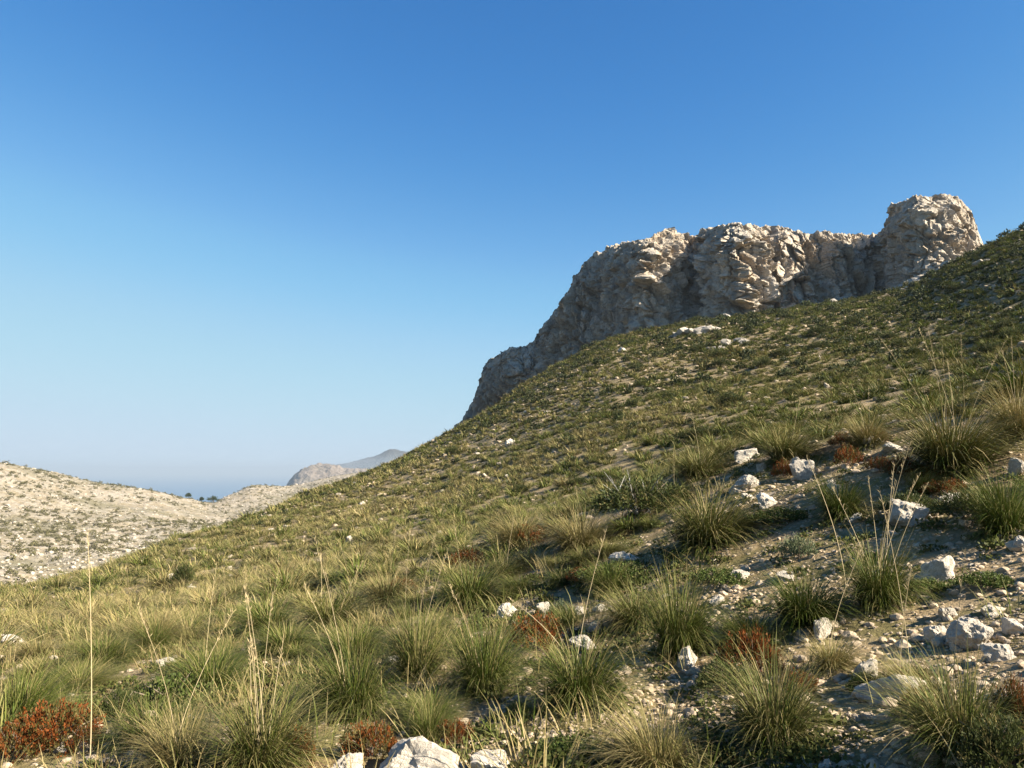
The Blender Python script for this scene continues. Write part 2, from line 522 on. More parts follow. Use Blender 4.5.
polar_sheet('mountains', {
    300: [(None, 8200, SEA_Z - 30), (None, 8800, SEA_Z - 20), (None, 9400, SEA_Z - 20), (None, 11000, SEA_Z - 40)],
    335: [(None, 8200, SEA_Z - 30), (475, 8800), (466, 9400), (None, 11500, SEA_Z - 40)],
    356: [(None, 8200, SEA_Z - 30), (474, 8800), (462, 9400), (None, 11500, SEA_Z - 40)],
    378: [(None, 8200, SEA_Z - 30), (472, 8800), (454.5, 9400), (None, 11500, SEA_Z - 40)],
    390: [(None, 8200, SEA_Z - 30), (471, 8800), (449.5, 9400), (None, 11500, SEA_Z - 40)],
    402: [(None, 8200, SEA_Z - 30), (472, 8800), (451, 9400), (None, 11500, SEA_Z - 40)],
    420: [(None, 8200, SEA_Z - 30), (474, 8800), (457, 9400), (None, 11500, SEA_Z - 40)],
    520: [(None, 8200, SEA_Z - 30), (478, 8800), (470, 9400), (None, 11500, SEA_Z - 40)],
}, M_MTN, 'blue hazy mountains beyond the headland', 200, 80, seed=5.0, nrough=[(45, 0.0025), (20, 0.008)])

sm, nt, out = new_mat('sea_water')
N = NT(nt)
co = N.n('ShaderNodeNewGeometry').outputs['Position']
b = N.n('ShaderNodeBump', {'Height': N.noise(co, 0.05, 4, 0.6), 'Strength': 0.25, 'Distance': 3.0})
p = N.n('ShaderNodeBsdfPrincipled', {'Base Color': (0.03, 0.09, 0.17, 1), 'Roughness': 0.35, 'IOR': 1.33, 'Normal': b.outputs[0]})
nt.links.new(p.outputs[0], out.inputs[0])
S = 45000
sea = link('sea', mesh_from('sea', [(-S, -S, SEA_Z), (S, -S, SEA_Z), (S, S, SEA_Z), (-S, S, SEA_Z)], np.array([[0, 1, 2, 3]]), sm))
tag(sea, 'calm blue sea fading into haze beyond the saddle', kind='structure')

# ------------------------------------------------------------------ the cliff
CLIFF_TOP = [(455, 428), (470, 419), (478, 398), (483, 380), (489, 364), (501, 356), (516, 350), (530, 347), (541, 336), (553, 324), (561, 312),
             (568, 296), (575, 280), (588, 268), (600, 256), (612, 249), (628, 244), (642, 243), (651, 239), (660, 234), (668, 231),
             (680, 235), (694, 238), (704, 234), (716, 229), (735, 227), (760, 229), (785, 230), (808, 236), (830, 236), (850, 237),
             (868, 237), (882, 235), (886, 226), (892, 214), (898, 206), (910, 202), (935, 198), (955, 201), (964, 205), (970, 216),
             (976, 232), (983, 246), (992, 258), (1006, 268)]
CLIFF_PLAN = [(455, 420, 272), (470, 420, 266), (500, 402, 256), (520, 394, 248), (540, 385, 249), (575, 368, 236), (600, 356, 231), (630, 343, 217), (645, 338, 207),
              (652, 336, 206), (690, 325, 221), (712, 322, 214), (734, 318, 200), (744, 315, 199), (780, 312, 210), (806, 308, 208), (832, 302, 214), (862, 296, 221), (882, 292, 222),
              (896, 290, 209), (914, 285, 198), (930, 280, 197), (960, 268, 205), (985, 255, 213), (1006, 250, 222)]
ta, tt = zip(*[(float(a), float(t)) for a, t in (pix(x, y) for x, y in CLIFF_TOP)])
pa = [float(pix(x, y)[0]) for x, y, _ in CLIFF_PLAN]
pr = [r for *_, r in CLIFF_PLAN]
NU, NV, NC = 900, 230, 60
ua = np.linspace(max(ta[0], pa[0]), min(ta[-1], pa[-1]), NU)
rb = np.interp(ua, pa, pr)
k = np.hanning(31)
k /= k.sum()
rb = np.convolve(np.pad(rb, 15, 'edge'), k, 'valid')
tp = np.interp(ua, ta, tt)
bx, by = rb * np.sin(ua), rb * np.cos(ua)
zb = H(bx, by) - 4.0
hgt = np.maximum(EYE + tp * (rb + 3) - zb, 2.0)
v = np.linspace(0, 1, NV)
setb = (0.20 * v ** 1.1 + 0.10 * smooth(0.80, 1.0, v))[None, :] * np.minimum(hgt, 30)[:, None]
# recompute so that the rim meets its sight line after the set-back
hgt = np.maximum(EYE + tp * (rb + setb[:, -1]) - zb, 2.0)
Rw = rb[:, None] + setb
Zw = zb[:, None] + hgt[:, None] * v[None, :]
cv = np.linspace(0, 1, NC + 1)[1:]
Rc = Rw[:, -1:] + 34 * cv[None, :]
Zc = Zw[:, -1:] + (0.4 - 7.0 * cv ** 1.4)[None, :] - 0.10 * 34 * cv[None, :] - 0.12 * hgt[:, None] * cv ** 2
Rall, Zall = np.hstack([Rw, Rc]), np.hstack([Zw, Zc])
Xc, Yc = Rall * np.sin(ua)[:, None], Rall * np.cos(ua)[:, None]
Zq = Zall + 1.0 * Xc - 0.35 * Yc          # joints and ledges dip steeply across the face
wall = np.hstack([np.ones((NU, NV)), np.tile(1 - 0.6 * cv, (NU, 1))])
rimfade = np.hstack([np.tile(1 - 0.55 * smooth(0.75, 1, v), (NU, 1)), np.full((NU, NC), 0.45)])
tdx, tdy = np.gradient(bx), np.gradient(by)
tl = np.hypot(tdx, tdy)
nx, ny = (tdy / tl)[:, None], (-tdx / tl)[:, None]       # outward (towards the slope)
sgn = np.sign(-(nx * bx[:, None] + ny * by[:, None]))
nx, ny = nx * sgn, ny * sgn
d = 2.4 * fbm(Xc * 0.085, Yc * 0.085, Zq * 0.03, 3)
d += 2.0 * ridged(Xc * 0.13, Yc * 0.13, Zq * 0.055 + 3, 3, 0.5)            # buttresses and gullies
wx, wy, wz = (q + 1.6 * fbm(Xc * 0.2 + o_, Yc * 0.2, Zq * 0.2, 3) for q, o_ in ((Xc, 0), (Yc, 5), (Zq, 11)))
e1, id1, p1 = worley(wx * 0.12, wy * 0.12, wz * 0.055)
e2, id2, p2 = worley(wx * 0.30, wy * 0.30, wz * 0.15, 40)
e3, id3, p3 = worley(wx * 0.24, wy * 0.24, wz * 0.012, 90)
e4, id4, p4 = worley(wx * 0.75, wy * 0.75, wz * 0.46, 140)
d += 2.4 * (id1 - 0.5) + 3.2 * p1 + 1.4 * smooth(0, 0.07, e1)               # great blocks with flat tilted faces, parted by joints
d += 1.3 * (id2 - 0.5) + 2.4 * p2 + 0.8 * smooth(0, 0.09, e2)
d += 0.9 * (id3 - 0.5) + 1.3 * smooth(0, 0.08, e3) - 1.6                    # upright cracks
d += 0.45 * (id4 - 0.5) + 1.1 * p4
d += 0.8 * fbm(Xc * 0.22, Yc * 0.22, Zq * 0.10 + 9, 3, 0.55)
d += 0.45 * ridged(Xc * 0.8, Yc * 0.8, Zq * 0.45 + 4, 3, 0.6)
d += 0.40 * fbm(Xc * 1.6, Yc * 1.6, Zq * 1.2, 2, 0.6)
cav = fbm(Xc * 0.2 + 9, Yc * 0.2, Zq * 0.16 + 31, 3)
d -= 2.2 * smooth(0.16, 0.40, cav) + 1.1 * smooth(0.2, 0.45, fbm(Xc * 0.55, Yc * 0.55, Zq * 0.3 + 12, 3))                                          # shallow caves
hscale = np.clip(hgt / 14, 0.45, 1)[:, None]
d = d * rimfade * hscale * (1 - 0.35 * smooth(NU * 0.76, NU * 0.84, np.arange(NU)) - 0.45 * smooth(NU * 0.90, NU, np.arange(NU)))[:, None]
Xc = Xc + nx * d
Yc = Yc + ny * d
top_n = 1.6 * fbm(Xc * 0.25, Yc * 0.25, 7.0, 4, 0.65) + 0.7 * ridged(Xc * 0.8, Yc * 0.8, 2.0, 3)
Zall = Zall + top_n * np.hstack([np.tile(smooth(0.7, 1, v), (NU, 1)), np.ones((NU, NC))]) * hscale
# back wall down into the ground
Zback = H(Xc[:, -1], Yc[:, -1])[:, None] - 6
Xc, Yc, Zall = np.hstack([Xc, Xc[:, -1:]]), np.hstack([Yc, Yc[:, -1:]]), np.hstack([Zall, np.minimum(Zback, Zall[:, -1:] - 2)])
ncol = Zall.shape[1]
cverts = np.stack([Xc.ravel(), Yc.ravel(), Zall.ravel()], 1)
cf = grid_faces(NU, ncol)
left_cap = np.arange(ncol)[None, :]
right_cap = ((NU - 1) * ncol + np.arange(ncol))[None, ::-1]
cliff = link('cliff', mesh_from('cliff', cverts, [cf, left_cap, right_cap], M_CLIFF, smooth_sh=False))
tag(cliff, 'weathered limestone cliff with a square tower crowning the hillside', 'cliff', kind='structure')


# ------------------------------------------------------------------ plant and rock makers (raw arrays)
GREEN_D, GREEN, OLIVE, STRAW, GOLD = (np.array(c) for c in ((0.018, 0.034, 0.004), (0.056, 0.098, 0.011), (0.105, 0.112, 0.020), (0.24, 0.18, 0.07), (0.34, 0.265, 0.13)))


def blades(rng, n, length, spread, width, segs=4, tone=0.3, droop=1.1, base_r=0.1, lean=(0, 0), tilt=(0.05, 0.75), tipdry=0.5):
    """n curved ribbon blades rising from a small disc; tone = share of straw-coloured blades"""
    ph = rng.uniform(0, 2 * math.pi, n)
    br = base_r * np.sqrt(rng.uniform(0, 1, n))
    bx_, by_ = br * np.cos(ph) + rng.normal(0, base_r * 0.15, n), br * np.sin(ph) + rng.normal(0, base_r * 0.15, n)
    ph = ph + rng.normal(0, 0.5, n)
    ln = length * rng.uniform(0.55, 1.08, n)
    th0 = (tilt[0] + (tilt[1] - tilt[0]) * rng.uniform(0, 1, n) ** 0.8) * spread
    kk = droop * rng.uniform(0.35, 1.25, n)
    s = np.linspace(0, 1, segs + 1)
    pts = np.zeros((n, segs + 1, 3))
    pts[:, 0, 0], pts[:, 0, 1] = bx_, by_
    for i in range(segs):
        sm_ = (s[i] + s[i + 1]) / 2
        th = th0 + kk * sm_ ** 1.5
        st = ln / segs
        dirx, diry, dirz = np.sin(th) * np.cos(ph), np.sin(th) * np.sin(ph), np.cos(th)
        dirx, diry = dirx + lean[0] * sm_, diry + lean[1] * sm_
        pts[:, i + 1] = pts[:, i] + np.stack([dirx, diry, dirz], 1) * st[:, None]
    tw = ph + math.pi / 2 + rng.normal(0, 0.5, n)
    w = width * rng.uniform(0.6, 1.2, n)
    prof = np.concatenate([1 - 0.75 * s[:-1] ** 1.6, [0.06]])
    off = np.stack([np.cos(tw), np.sin(tw), np.zeros(n)], 1)[:, None, :] * (w[:, None] * prof[None, :])[..., None] * 0.5
    V = np.stack([pts - off, pts + off], 2).reshape(-1, 3)
    dry = np.clip(rng.normal(tone, 0.28, n), 0, 1)
    g = GREEN_D[None] * 0.45 + GREEN[None] * 0.55
    g = g + (OLIVE - g) * rng.uniform(0, 0.7, n)[:, None]
    stw = STRAW + (GOLD - STRAW) * rng.uniform(0, 1, n)[:, None]
    d_ = np.clip(dry[:, None] + tipdry * (s[None, :] ** 2.2) * rng.uniform(0.2, 1, n)[:, None] - 0.08, 0, 1)
    C = g[:, None, :] * (1 - d_[..., None]) + stw[:, None, :] * d_[..., None]
    C = np.repeat(C[:, :, None, :], 2, 2).reshape(-1, 3)
    b0 = (np.arange(n) * (segs + 1) * 2)[:, None] + (np.arange(segs) * 2)[None, :]
    b0 = b0.ravel()
    F = np.stack([b0, b0 + 1, b0 + 3, b0 + 2], 1)
    return V, F, C


def sprigs(rng, n_sprig, n_leaf, rad, hgt, leaf, c0, c1, tip=None, tipshare=0.0, upright=0.6, leafw=0.35, lump=0.35):
    """a cushion of leafy sprigs filling a low uneven dome"""
    u = rng.uniform(0, 2 * math.pi, n_sprig)
    q = np.sqrt(rng.uniform(0, 1, n_sprig))
    edge = rad * (1 + lump * np.sin(u * 2 + rng.uniform(0, 6)) * 0.5 + lump * np.sin(u * 3 + rng.uniform(0, 6)) * 0.5)
    topx, topy = q * edge * np.cos(u), q * edge * np.sin(u)
    topz = hgt * np.sqrt(np.maximum(1 - q ** 2 * 0.9, 0.05)) * rng.uniform(0.55, 1.12, n_sprig)
    T = np.stack([topx, topy, topz], 1)
    B = np.stack([topx * 0.55, topy * 0.55, topz * 0.15], 1)
    s = rng.uniform(0.25, 1, (n_sprig, n_leaf)) ** 0.6
    P = B[:, None] + (T - B)[:, None] * s[..., None] + rng.normal(0, leaf * 0.35, (n_sprig, n_leaf, 3))
    ax = (T - B)
    ax /= np.linalg.norm(ax, axis=1)[:, None]
    D = rng.normal(0, 1, (n_sprig, n_leaf, 3))
    D /= np.linalg.norm(D, axis=2)[..., None]
    D = D * (1 - upright) + ax[:, None] * upright
    D /= np.linalg.norm(D, axis=2)[..., None]
    W = np.cross(D, rng.normal(0, 1, D.shape))
    W /= np.linalg.norm(W, axis=2)[..., None]
    L = leaf * rng.uniform(0.6, 1.3, (n_sprig, n_leaf, 1))
    a = P
    b_ = P + D * L * 0.5 + W * L * leafw
    c_ = P + D * L
    d_ = P + D * L * 0.5 - W * L * leafw
    V = np.stack([a, b_, c_, d_], 2).reshape(-1, 3)
    n = n_sprig * n_leaf
    F = (np.arange(n) * 4)[:, None] + np.arange(4)[None]
    cm = rng.uniform(0, 1, n_sprig)[:, None] * 0.7 + rng.uniform(0, 0.3, (n_sprig, n_leaf))
    C = np.asarray(c0) * (1 - cm[..., None]) + np.asarray(c1) * cm[..., None]
    if tip is not None:
        k_ = ((rng.uniform(0, 1, n_sprig) < tipshare)[:, None] & (s > 0.45))[..., None]
        C = np.where(k_, np.asarray(tip) * rng.uniform(0.6, 1.25, (n_sprig, n_leaf, 1)), C)
    C = np.repeat(C.reshape(-1, 1, 3), 4, 1).reshape(-1, 3)
    return V, F, C


def tube(path, r0, r1, sides=5):
    path = np.asarray(path, float)
    n = len(path)
    V = []
    for i in range(n):
        t = path[min(i + 1, n - 1)] - path[max(i - 1, 0)]
        t /= np.linalg.norm(t)
        a = np.cross(t, [0.31, 0.83, 0.2])
        a /= np.linalg.norm(a)
        b_ = np.cross(t, a)
        r = r0 + (r1 - r0) * i / (n - 1)
        for k_ in range(sides):
            an = 2 * math.pi * k_ / sides
            V.append(path[i] + r * (math.cos(an) * a + math.sin(an) * b_))
    F = []
    for i in range(n - 1):
        for k_ in range(sides):
            F.append((i * sides + k_, i * sides + (k_ + 1) % sides, (i + 1) * sides + (k_ + 1) % sides, (i + 1) * sides + k_))
    return np.array(V), np.array(F)


def join(parts):
    Vs, Fs, Cs, o = [], [], [], 0
    for p_ in parts:
        Vs.append(p_[0])
        Fs.append(p_[1] + o)
        if len(p_) > 2:
            Cs.append(p_[2])
        o += len(p_[0])
    return np.vstack(Vs), np.vstack(Fs), (np.vstack(Cs) if Cs else None)


def ico(sub):
    import bmesh
    bm = bmesh.new()
    bmesh.ops.create_icosphere(bm, subdivisions=sub, radius=1)
    V = np.array([q.co[:] for q in bm.verts])
    F = np.array([[q.index for q in f.verts] for f in bm.faces])
    bm.free()
    return V, F


ICO = {s: ico(s) for s in (1, 2, 4, 5)}


def rock_arr(rng, sub=4, flat=0.7, cuts=11, rough=0.10):
    """angular limestone block: a ball cut by random planes, then eroded; base radius about 1, underside at z=-0.3"""
    V, F = ICO[sub]
    n = rng.normal(size=(cuts, 3))
    n[:, 2] *= 0.8
    n /= np.linalg.norm(n, axis=1)[:, None]
    dd = rng.uniform(0.52, 0.88, cuts)
    q = V @ n.T
    r = np.min(np.where(q > 0.05, dd[None] / np.maximum(q, 0.05), 9), axis=1)
    r = np.minimum(r, 1.05)
    o = rng.uniform(0, 50, 3)
    P = V * r[:, None]
    nz_ = fbm(P[:, 0] * 1.7 + o[0], P[:, 1] * 1.7 + o[1], P[:, 2] * 1.7 + o[2], 5, 0.6)
    pit = ridged(P[:, 0] * 3 + o[1], P[:, 1] * 3, P[:, 2] * 3 + o[2], 3)
    P = P * (1 + rough * 1.6 * nz_ - rough * 0.35 * np.maximum(pit, 0))[:, None]
    P = P * np.array([1, rng.uniform(0.65, 1.0), flat])
    return P, F


# ------------------------------------------------------------------ prototypes
class Proto:
    pass


TUS = {}
for tone, share, drp, tip in (('green', 0.06, 1.6, 0.45), ('olive', 0.28, 1.5, 0.5), ('straw', 0.62, 1.3, 0.5), ('dark', 0.02, 1.4, 0.3)):
    TUS[tone] = []
    for k_ in range(6):
        rng = np.random.default_rng(100 + k_ + 10 * len(TUS))
        parts = [blades(rng, 1050, 0.95, 1.0, 0.010, 6, share, drp, 0.17, (rng.normal(-0.15, 0.28), rng.normal(-0.05, 0.28)), (0.05, 0.95), tip),
                 blades(rng, 150, 0.45, 1.0, 0.009, 4, 0.95, 0.9, 0.24, (rng.normal(0, 0.2), rng.normal(0, 0.2)), (0.7, 1.45), 0.2),
                 blades(rng, 220, 0.75, 1.0, 0.011, 5, share, drp, 0.12, (rng.normal(0, 0.6), rng.normal(0, 0.6)), (0.3, 0.9), tip),
                 blades(rng, 560, 0.6, 1.25, 0.013, 4, share * 0.5, 1.2, 0.22, tilt=(0.5, 1.25), tipdry=0.3),
                 blades(rng, 36, 0.95, 1.0, 0.006, 4, 0.95, 0.7, 0.14, tilt=(0.0, 0.6), tipdry=0.2)]
        # one side of a tussock is thinned so that crowns are not round
        V, F, C = join(parts)
        TUS[tone].append(mesh_from('tussock_blades', V, F, M_GRASS, C))

# small low-count versions for tussocks farther up the slope
TUSF = {}
for tone, share in (('green', 0.15), ('olive', 0.38), ('straw', 0.68), ('dark', 0.05)):
    TUSF[tone] = []
    for k_ in range(4):
        rng = np.random.default_rng(300 + k_ + 10 * len(TUSF))
        V, F, C = join([blades(rng, 260, 0.85, 1.0, 0.024, 4, share, 1.4, 0.22, tilt=(0.05, 1.15)), blades(rng, 160, 0.55, 1.2, 0.03, 3, share * 0.5, 1.1, 0.26, tilt=(0.3, 1.25))])
        TUSF[tone].append(mesh_from('tussock_blades_far', V, F, M_GRASS, C))

ROCKS = []
for k_ in range(12):
    V, F = rock_arr(np.random.default_rng(40 + k_), 5 if k_ < 4 else 4, [0.55, 0.75, 0.9, 0.45][k_ % 4], 11 + k_ % 6, 0.23)
    ROCKS.append(mesh_from('rock', V, F, M_ROCK, smooth_sh=False))
ROCKZ = {m_.name: max(abs(v_.co.z) for v_ in m_.vertices) for m_ in ROCKS}
M_STONE = mat_rock('weathered_stone', 2.2, base=(0.36, 0.30, 0.22))
STONES = [m_.copy() for m_ in ROCKS[4:]]
for m_ in STONES:
    m_.materials[0] = M_STONE
    ROCKZ[m_.name] = max(abs(v_.co.z) for v_ in m_.vertices)
OUTC = []
for k_ in range(4):
    rng = np.random.default_rng(70 + k_)
    ps = []
    for q in range(22):
        V, F = rock_arr(rng, 4 if q < 8 else 2, 0.8, 12, 0.2)
        ps.append((V * rng.uniform(0.16, 0.36) + np.array([np.clip(rng.normal(0, 0.33), -0.7, 0.7), np.clip(rng.normal(0, 0.22), -0.5, 0.5), rng.uniform(-0.1, 0.1)]), F))
    V, F, _ = join(ps)
    OUTC.append(mesh_from('outcrop', V, F, M_OUT))

SHR = {}
rng = np.random.default_rng(900)
for kind, (ns, nl, hg, leaf, c0, c1, tp_, sh_, up, lw) in {
    'rust': (340, 16, 0.55, 0.05, (0.06, 0.055, 0.015), (0.11, 0.085, 0.025), (0.17, 0.052, 0.013), 0.55, 0.55, 0.22),
    'dark': (420, 16, 0.75, 0.06, (0.026, 0.036, 0.011), (0.07, 0.08, 0.024), (0.13, 0.11, 0.04), 0.15, 0.6, 0.18),
    'herb': (420, 14, 0.42, 0.045, (0.04, 0.064, 0.012), (0.10, 0.125, 0.03), (0.16, 0.16, 0.06), 0.2, 0.35, 0.36),
    'grey': (200, 12, 0.5, 0.055, (0.08, 0.10, 0.045), (0.16, 0.18, 0.10), None, 0, 0.5, 0.3),
}.items():
    SHR[kind] = []
    for k_ in range(3):
        V, F, C = sprigs(rng, ns, nl, 1.0, hg, leaf * 1.25, c0, c1, tp_, sh_, up, lw)
        fol = mesh_from(kind + '_foliage', V, F, M_LEAF, C)
        tb = []
        for q in range(16):
            a_ = rng.uniform(0, 6.28)
            e = np.array([math.cos(a_), math.sin(a_), 0]) * rng.uniform(0.2, 0.85) + np.array([0, 0, hg * rng.uniform(0.5, 0.95)])
            mid = e * np.array([0.45, 0.45, 0.6]) + rng.normal(0, 0.04, 3)
            tb.append(tube([(0, 0, -0.05), mid, e], 0.018, 0.005, 4))
        V, F, _ = join(tb)
        SHR[kind].append((fol, mesh_from(kind + '_stems', V, F, M_TWIG)))


def stalk_mesh(rng, h, bend, r=0.0028, head=True):
    a_ = rng.uniform(0, 6.28) if bend[1] is None else bend[1]
    s = np.linspace(0, 1, 9)
    path = np.stack([math.cos(a_) * bend[0] * s ** 1.6 * h, math.sin(a_) * bend[0] * s ** 1.6 * h, s * h * (1 - 0.3 * bend[0] ** 2)], 1)
    V, F = tube(path, r, r * 0.45, 4)
    C = np.tile(np.array([0.50, 0.40, 0.235]) * rng.uniform(0.85, 1.1), (len(V), 1))
    ps = [(V, F, C)]
    if head:  # a loose drooping panicle round the top quarter
        n = 26
        t = rng.uniform(0.80, 1.0, n)
        P = np.stack([np.interp(t, s, path[:, q]) for q in range(3)], 1)
        D = rng.normal(0, 0.35, (n, 3)) + np.array([0, 0, 0.9])
        D /= np.linalg.norm(D, axis=1)[:, None]
        W = np.cross(D, rng.normal(size=(n, 3)))
        W /= np.linalg.norm(W, axis=1)[:, None]
        L = rng.uniform(0.015, 0.045, (n, 1))
        Vh = np.stack([P, P + D * L * 0.5 + W * 0.0016, P + D * L, P + D * L * 0.5 - W * 0.0016], 1).reshape(-1, 3)
        Fh = (np.arange(n) * 4)[:, None] + np.arange(4)[None]
        ps.append((Vh, Fh, np.tile([0.44, 0.345, 0.19], (len(Vh), 1))))
    V, F, C = join(ps)
    return mesh_from('stalk', V, F, M_STALK, C)


LAND = []          # landmarks for wording: (px, py, phrase)
TAKEN = []         # (x, y, radius) footprints


def free(x, y, r):
    return all((x - a) ** 2 + (y - b) ** 2 > (0.8 * (r + c)) ** 2 for a, b, c in TAKEN)


def size_at(px_w, r):
    return px_w * r / FOC * 1.0


# ------------------------------------------------------------------ tussocks placed one by one
# (px, py of the foot, width in px, height in px, tone, label, phrase, stalks)
T = [
    (580, 704, 122, 82, 'green', 'broad green grass tussock arching over the pale gravel patch', 'the broad green tussock on the gravel', 1),
    (485, 692, 92, 88, 'green', 'dense fresh green tussock left of the rust-red cushion', 'the fresh green tussock by the rust-red cushion', 1),
    (418, 676, 84, 78, 'olive', 'silky olive tussock in the middle of the three at the lower centre', 'the silky olive tussock', 2),
    (352, 718, 98, 88, 'green', 'green tussock with dark base above the white boulder at the bottom edge', 'the dark-based tussock above the bottom boulder', 2),
    (680, 655, 84, 94, 'green', 'tall upright green tussock standing alone beside the stony path', 'the tall lone tussock by the path', 0),
    (775, 744, 112, 96, 'olive', 'yellow-green tussock in front of the rust-topped bush', 'the yellow-green tussock at the lower right', 0),
    (655, 772, 108, 70, 'straw', 'straw-tipped tussock on the bottom edge beside the gravel', 'the straw-tipped tussock on the bottom edge', 0),
    (958, 752, 118, 92, 'olive', 'spreading olive tussock in the bottom right corner', 'the spreading olive tussock in the right corner', 1),
    (710, 546, 112, 68, 'olive', 'large golden green mound of grass behind the white rocks', 'the large golden green mound', 0),
    (880, 606, 78, 72, 'green', 'green tussock with a fan of tall dry stalks below the square white boulder', 'the tussock with the fan of dry stalks', 7),
    (806, 622, 92, 54, 'dark', 'low dark green tussock between the stony path and the dry stalks', 'the low dark green tussock', 0),
    (955, 470, 118, 66, 'olive', 'big golden tussock topped with pale plumes on the upper right bank', 'the big plumed tussock', 7),
    (1020, 436, 66, 50, 'straw', 'straw-coloured tussock at the right edge behind the plumed one', 'the straw tussock at the right edge', 3),
    (470, 606, 84, 52, 'green', 'wide green tussock in the dry grass at the centre of the slope', 'the wide green tussock in the dry grass', 1),
    (262, 768, 120, 84, 'olive', 'olive tussock with tall thin stalks at the lower left', 'the tussock with tall thin stalks', 6),
    (178, 768, 84, 58, 'straw', 'low straw tussock with a bent broken stalk on the bottom edge', 'the low straw tussock with a broken stalk', 2),
    (102, 668, 62, 36, 'green', 'small green tussock on the left slope above the red heath', 'the small green tussock above the red heath', 0),
    (152, 652, 46, 34, 'green', 'small upright green tussock on the left slope beside its lower neighbour', 'the small upright tussock on the left', 0),
    (208, 694, 92, 50, 'green', 'bushy green tussock amid leafy herbs on the left', 'the bushy green tussock on the left', 0),
    (22, 728, 70, 62, 'dark', 'dark shaded tussock at the left edge behind the red heath', 'the dark tussock at the left edge', 0),
    (430, 738, 54, 44, 'green', 'small green tussock just behind the white boulder', 'the small tussock behind the white boulder', 0),
    (582, 550, 86, 42, 'straw', 'straw-coloured clump on the brow of the foreground bank', 'the straw clump on the brow', 1),
    (520, 548, 72, 40, 'straw', 'pale dry clump left of the dark charred-looking bush', 'the pale dry clump on the brow', 0),
    (330, 628, 84, 44, 'olive', 'olive tussock with dark hollow beneath on the left slope', 'the olive tussock with a dark hollow', 2),
    (268, 634, 76, 40, 'dark', 'dark rounded tussock left of the hollow one on the slope', 'the dark rounded tussock', 0),
    (388, 606, 66, 38, 'straw', 'straw tussock among the tall dry grass left of centre', 'the straw tussock left of centre', 1),
    (700, 478, 70, 36, 'olive', 'olive tussock on the skyline of the bank left of the white rocks', 'the olive tussock on the bank', 1),
    (788, 460, 76, 36, 'olive', 'olive tussock behind the upper white rocks', 'the olive tussock behind the upper rocks', 1),
    (842, 516, 66, 44, 'dark', 'dark green tussock left of the square white boulder', 'the dark tussock left of the square boulder', 0),
    (1004, 532, 70, 62, 'dark', 'deep green shaded tussock at the right edge above the path', 'the deep green tussock at the right edge', 0),
    (868, 446, 56, 32, 'straw', 'short straw tussock just left of the big plumed one', 'the short straw tussock', 2),
    (610, 592, 60, 38, 'green', 'small green tussock on the herb patch at the centre', 'the small green tussock at the centre', 0),
    (905, 688, 54, 34, 'straw', 'thin straw wisp beside the flat pale boulder on the path', 'the thin straw wisp', 2),
    (832, 668, 62, 36, 'straw', 'wispy dry tussock behind the low dark rubble on the path', 'the wispy dry tussock', 1),
]
tus_group = 'grass tussocks on the hillside'
n_ind = 0
CUES = []


def add_tussock(px, py, w, h, tone, label, phrase=None, stalks=0, far=False, pos=None):
    global n_ind
    x, y, z, r = pos if pos else at(px, py)
    wid, hg = w * r / FOC, h * r / FOC
    me = random.choice((TUSF if far else TUS)[tone])
    o = link('grass_tussock', me, None, (x, y, z - 0.02), (0, 0, random.uniform(0, 6.28)), (wid / 1.34, wid / 1.34, max(hg / 0.80, 0.32 * wid)))
    tag(o, label, 'grass tussock', tus_group)
    TAKEN.append((x, y, wid * 0.42))
    n_ind += 1
    for q in range(stalks):
        rs = np.random.default_rng(2000 + n_ind * 17 + q)
        L = rs.uniform(0.9, 1.6) * min(max(hg, 0.5), 1.1) * 1.35
        sm_ = stalk_mesh(rs, L, (rs.uniform(0.05, 0.4), None), 0.0021)
        so = link('stalk', sm_)
        so.parent = o
        sx, sz = o.scale[0], o.scale[2]
        so.scale = (1 / sx, 1 / sx, 1 / sz)
        so.location = (rs.normal(0, 0.06), rs.normal(0, 0.06), 0)
    if phrase:
        LAND.append((px, py, phrase))
    return o


for t in T:
    add_tussock(*t)

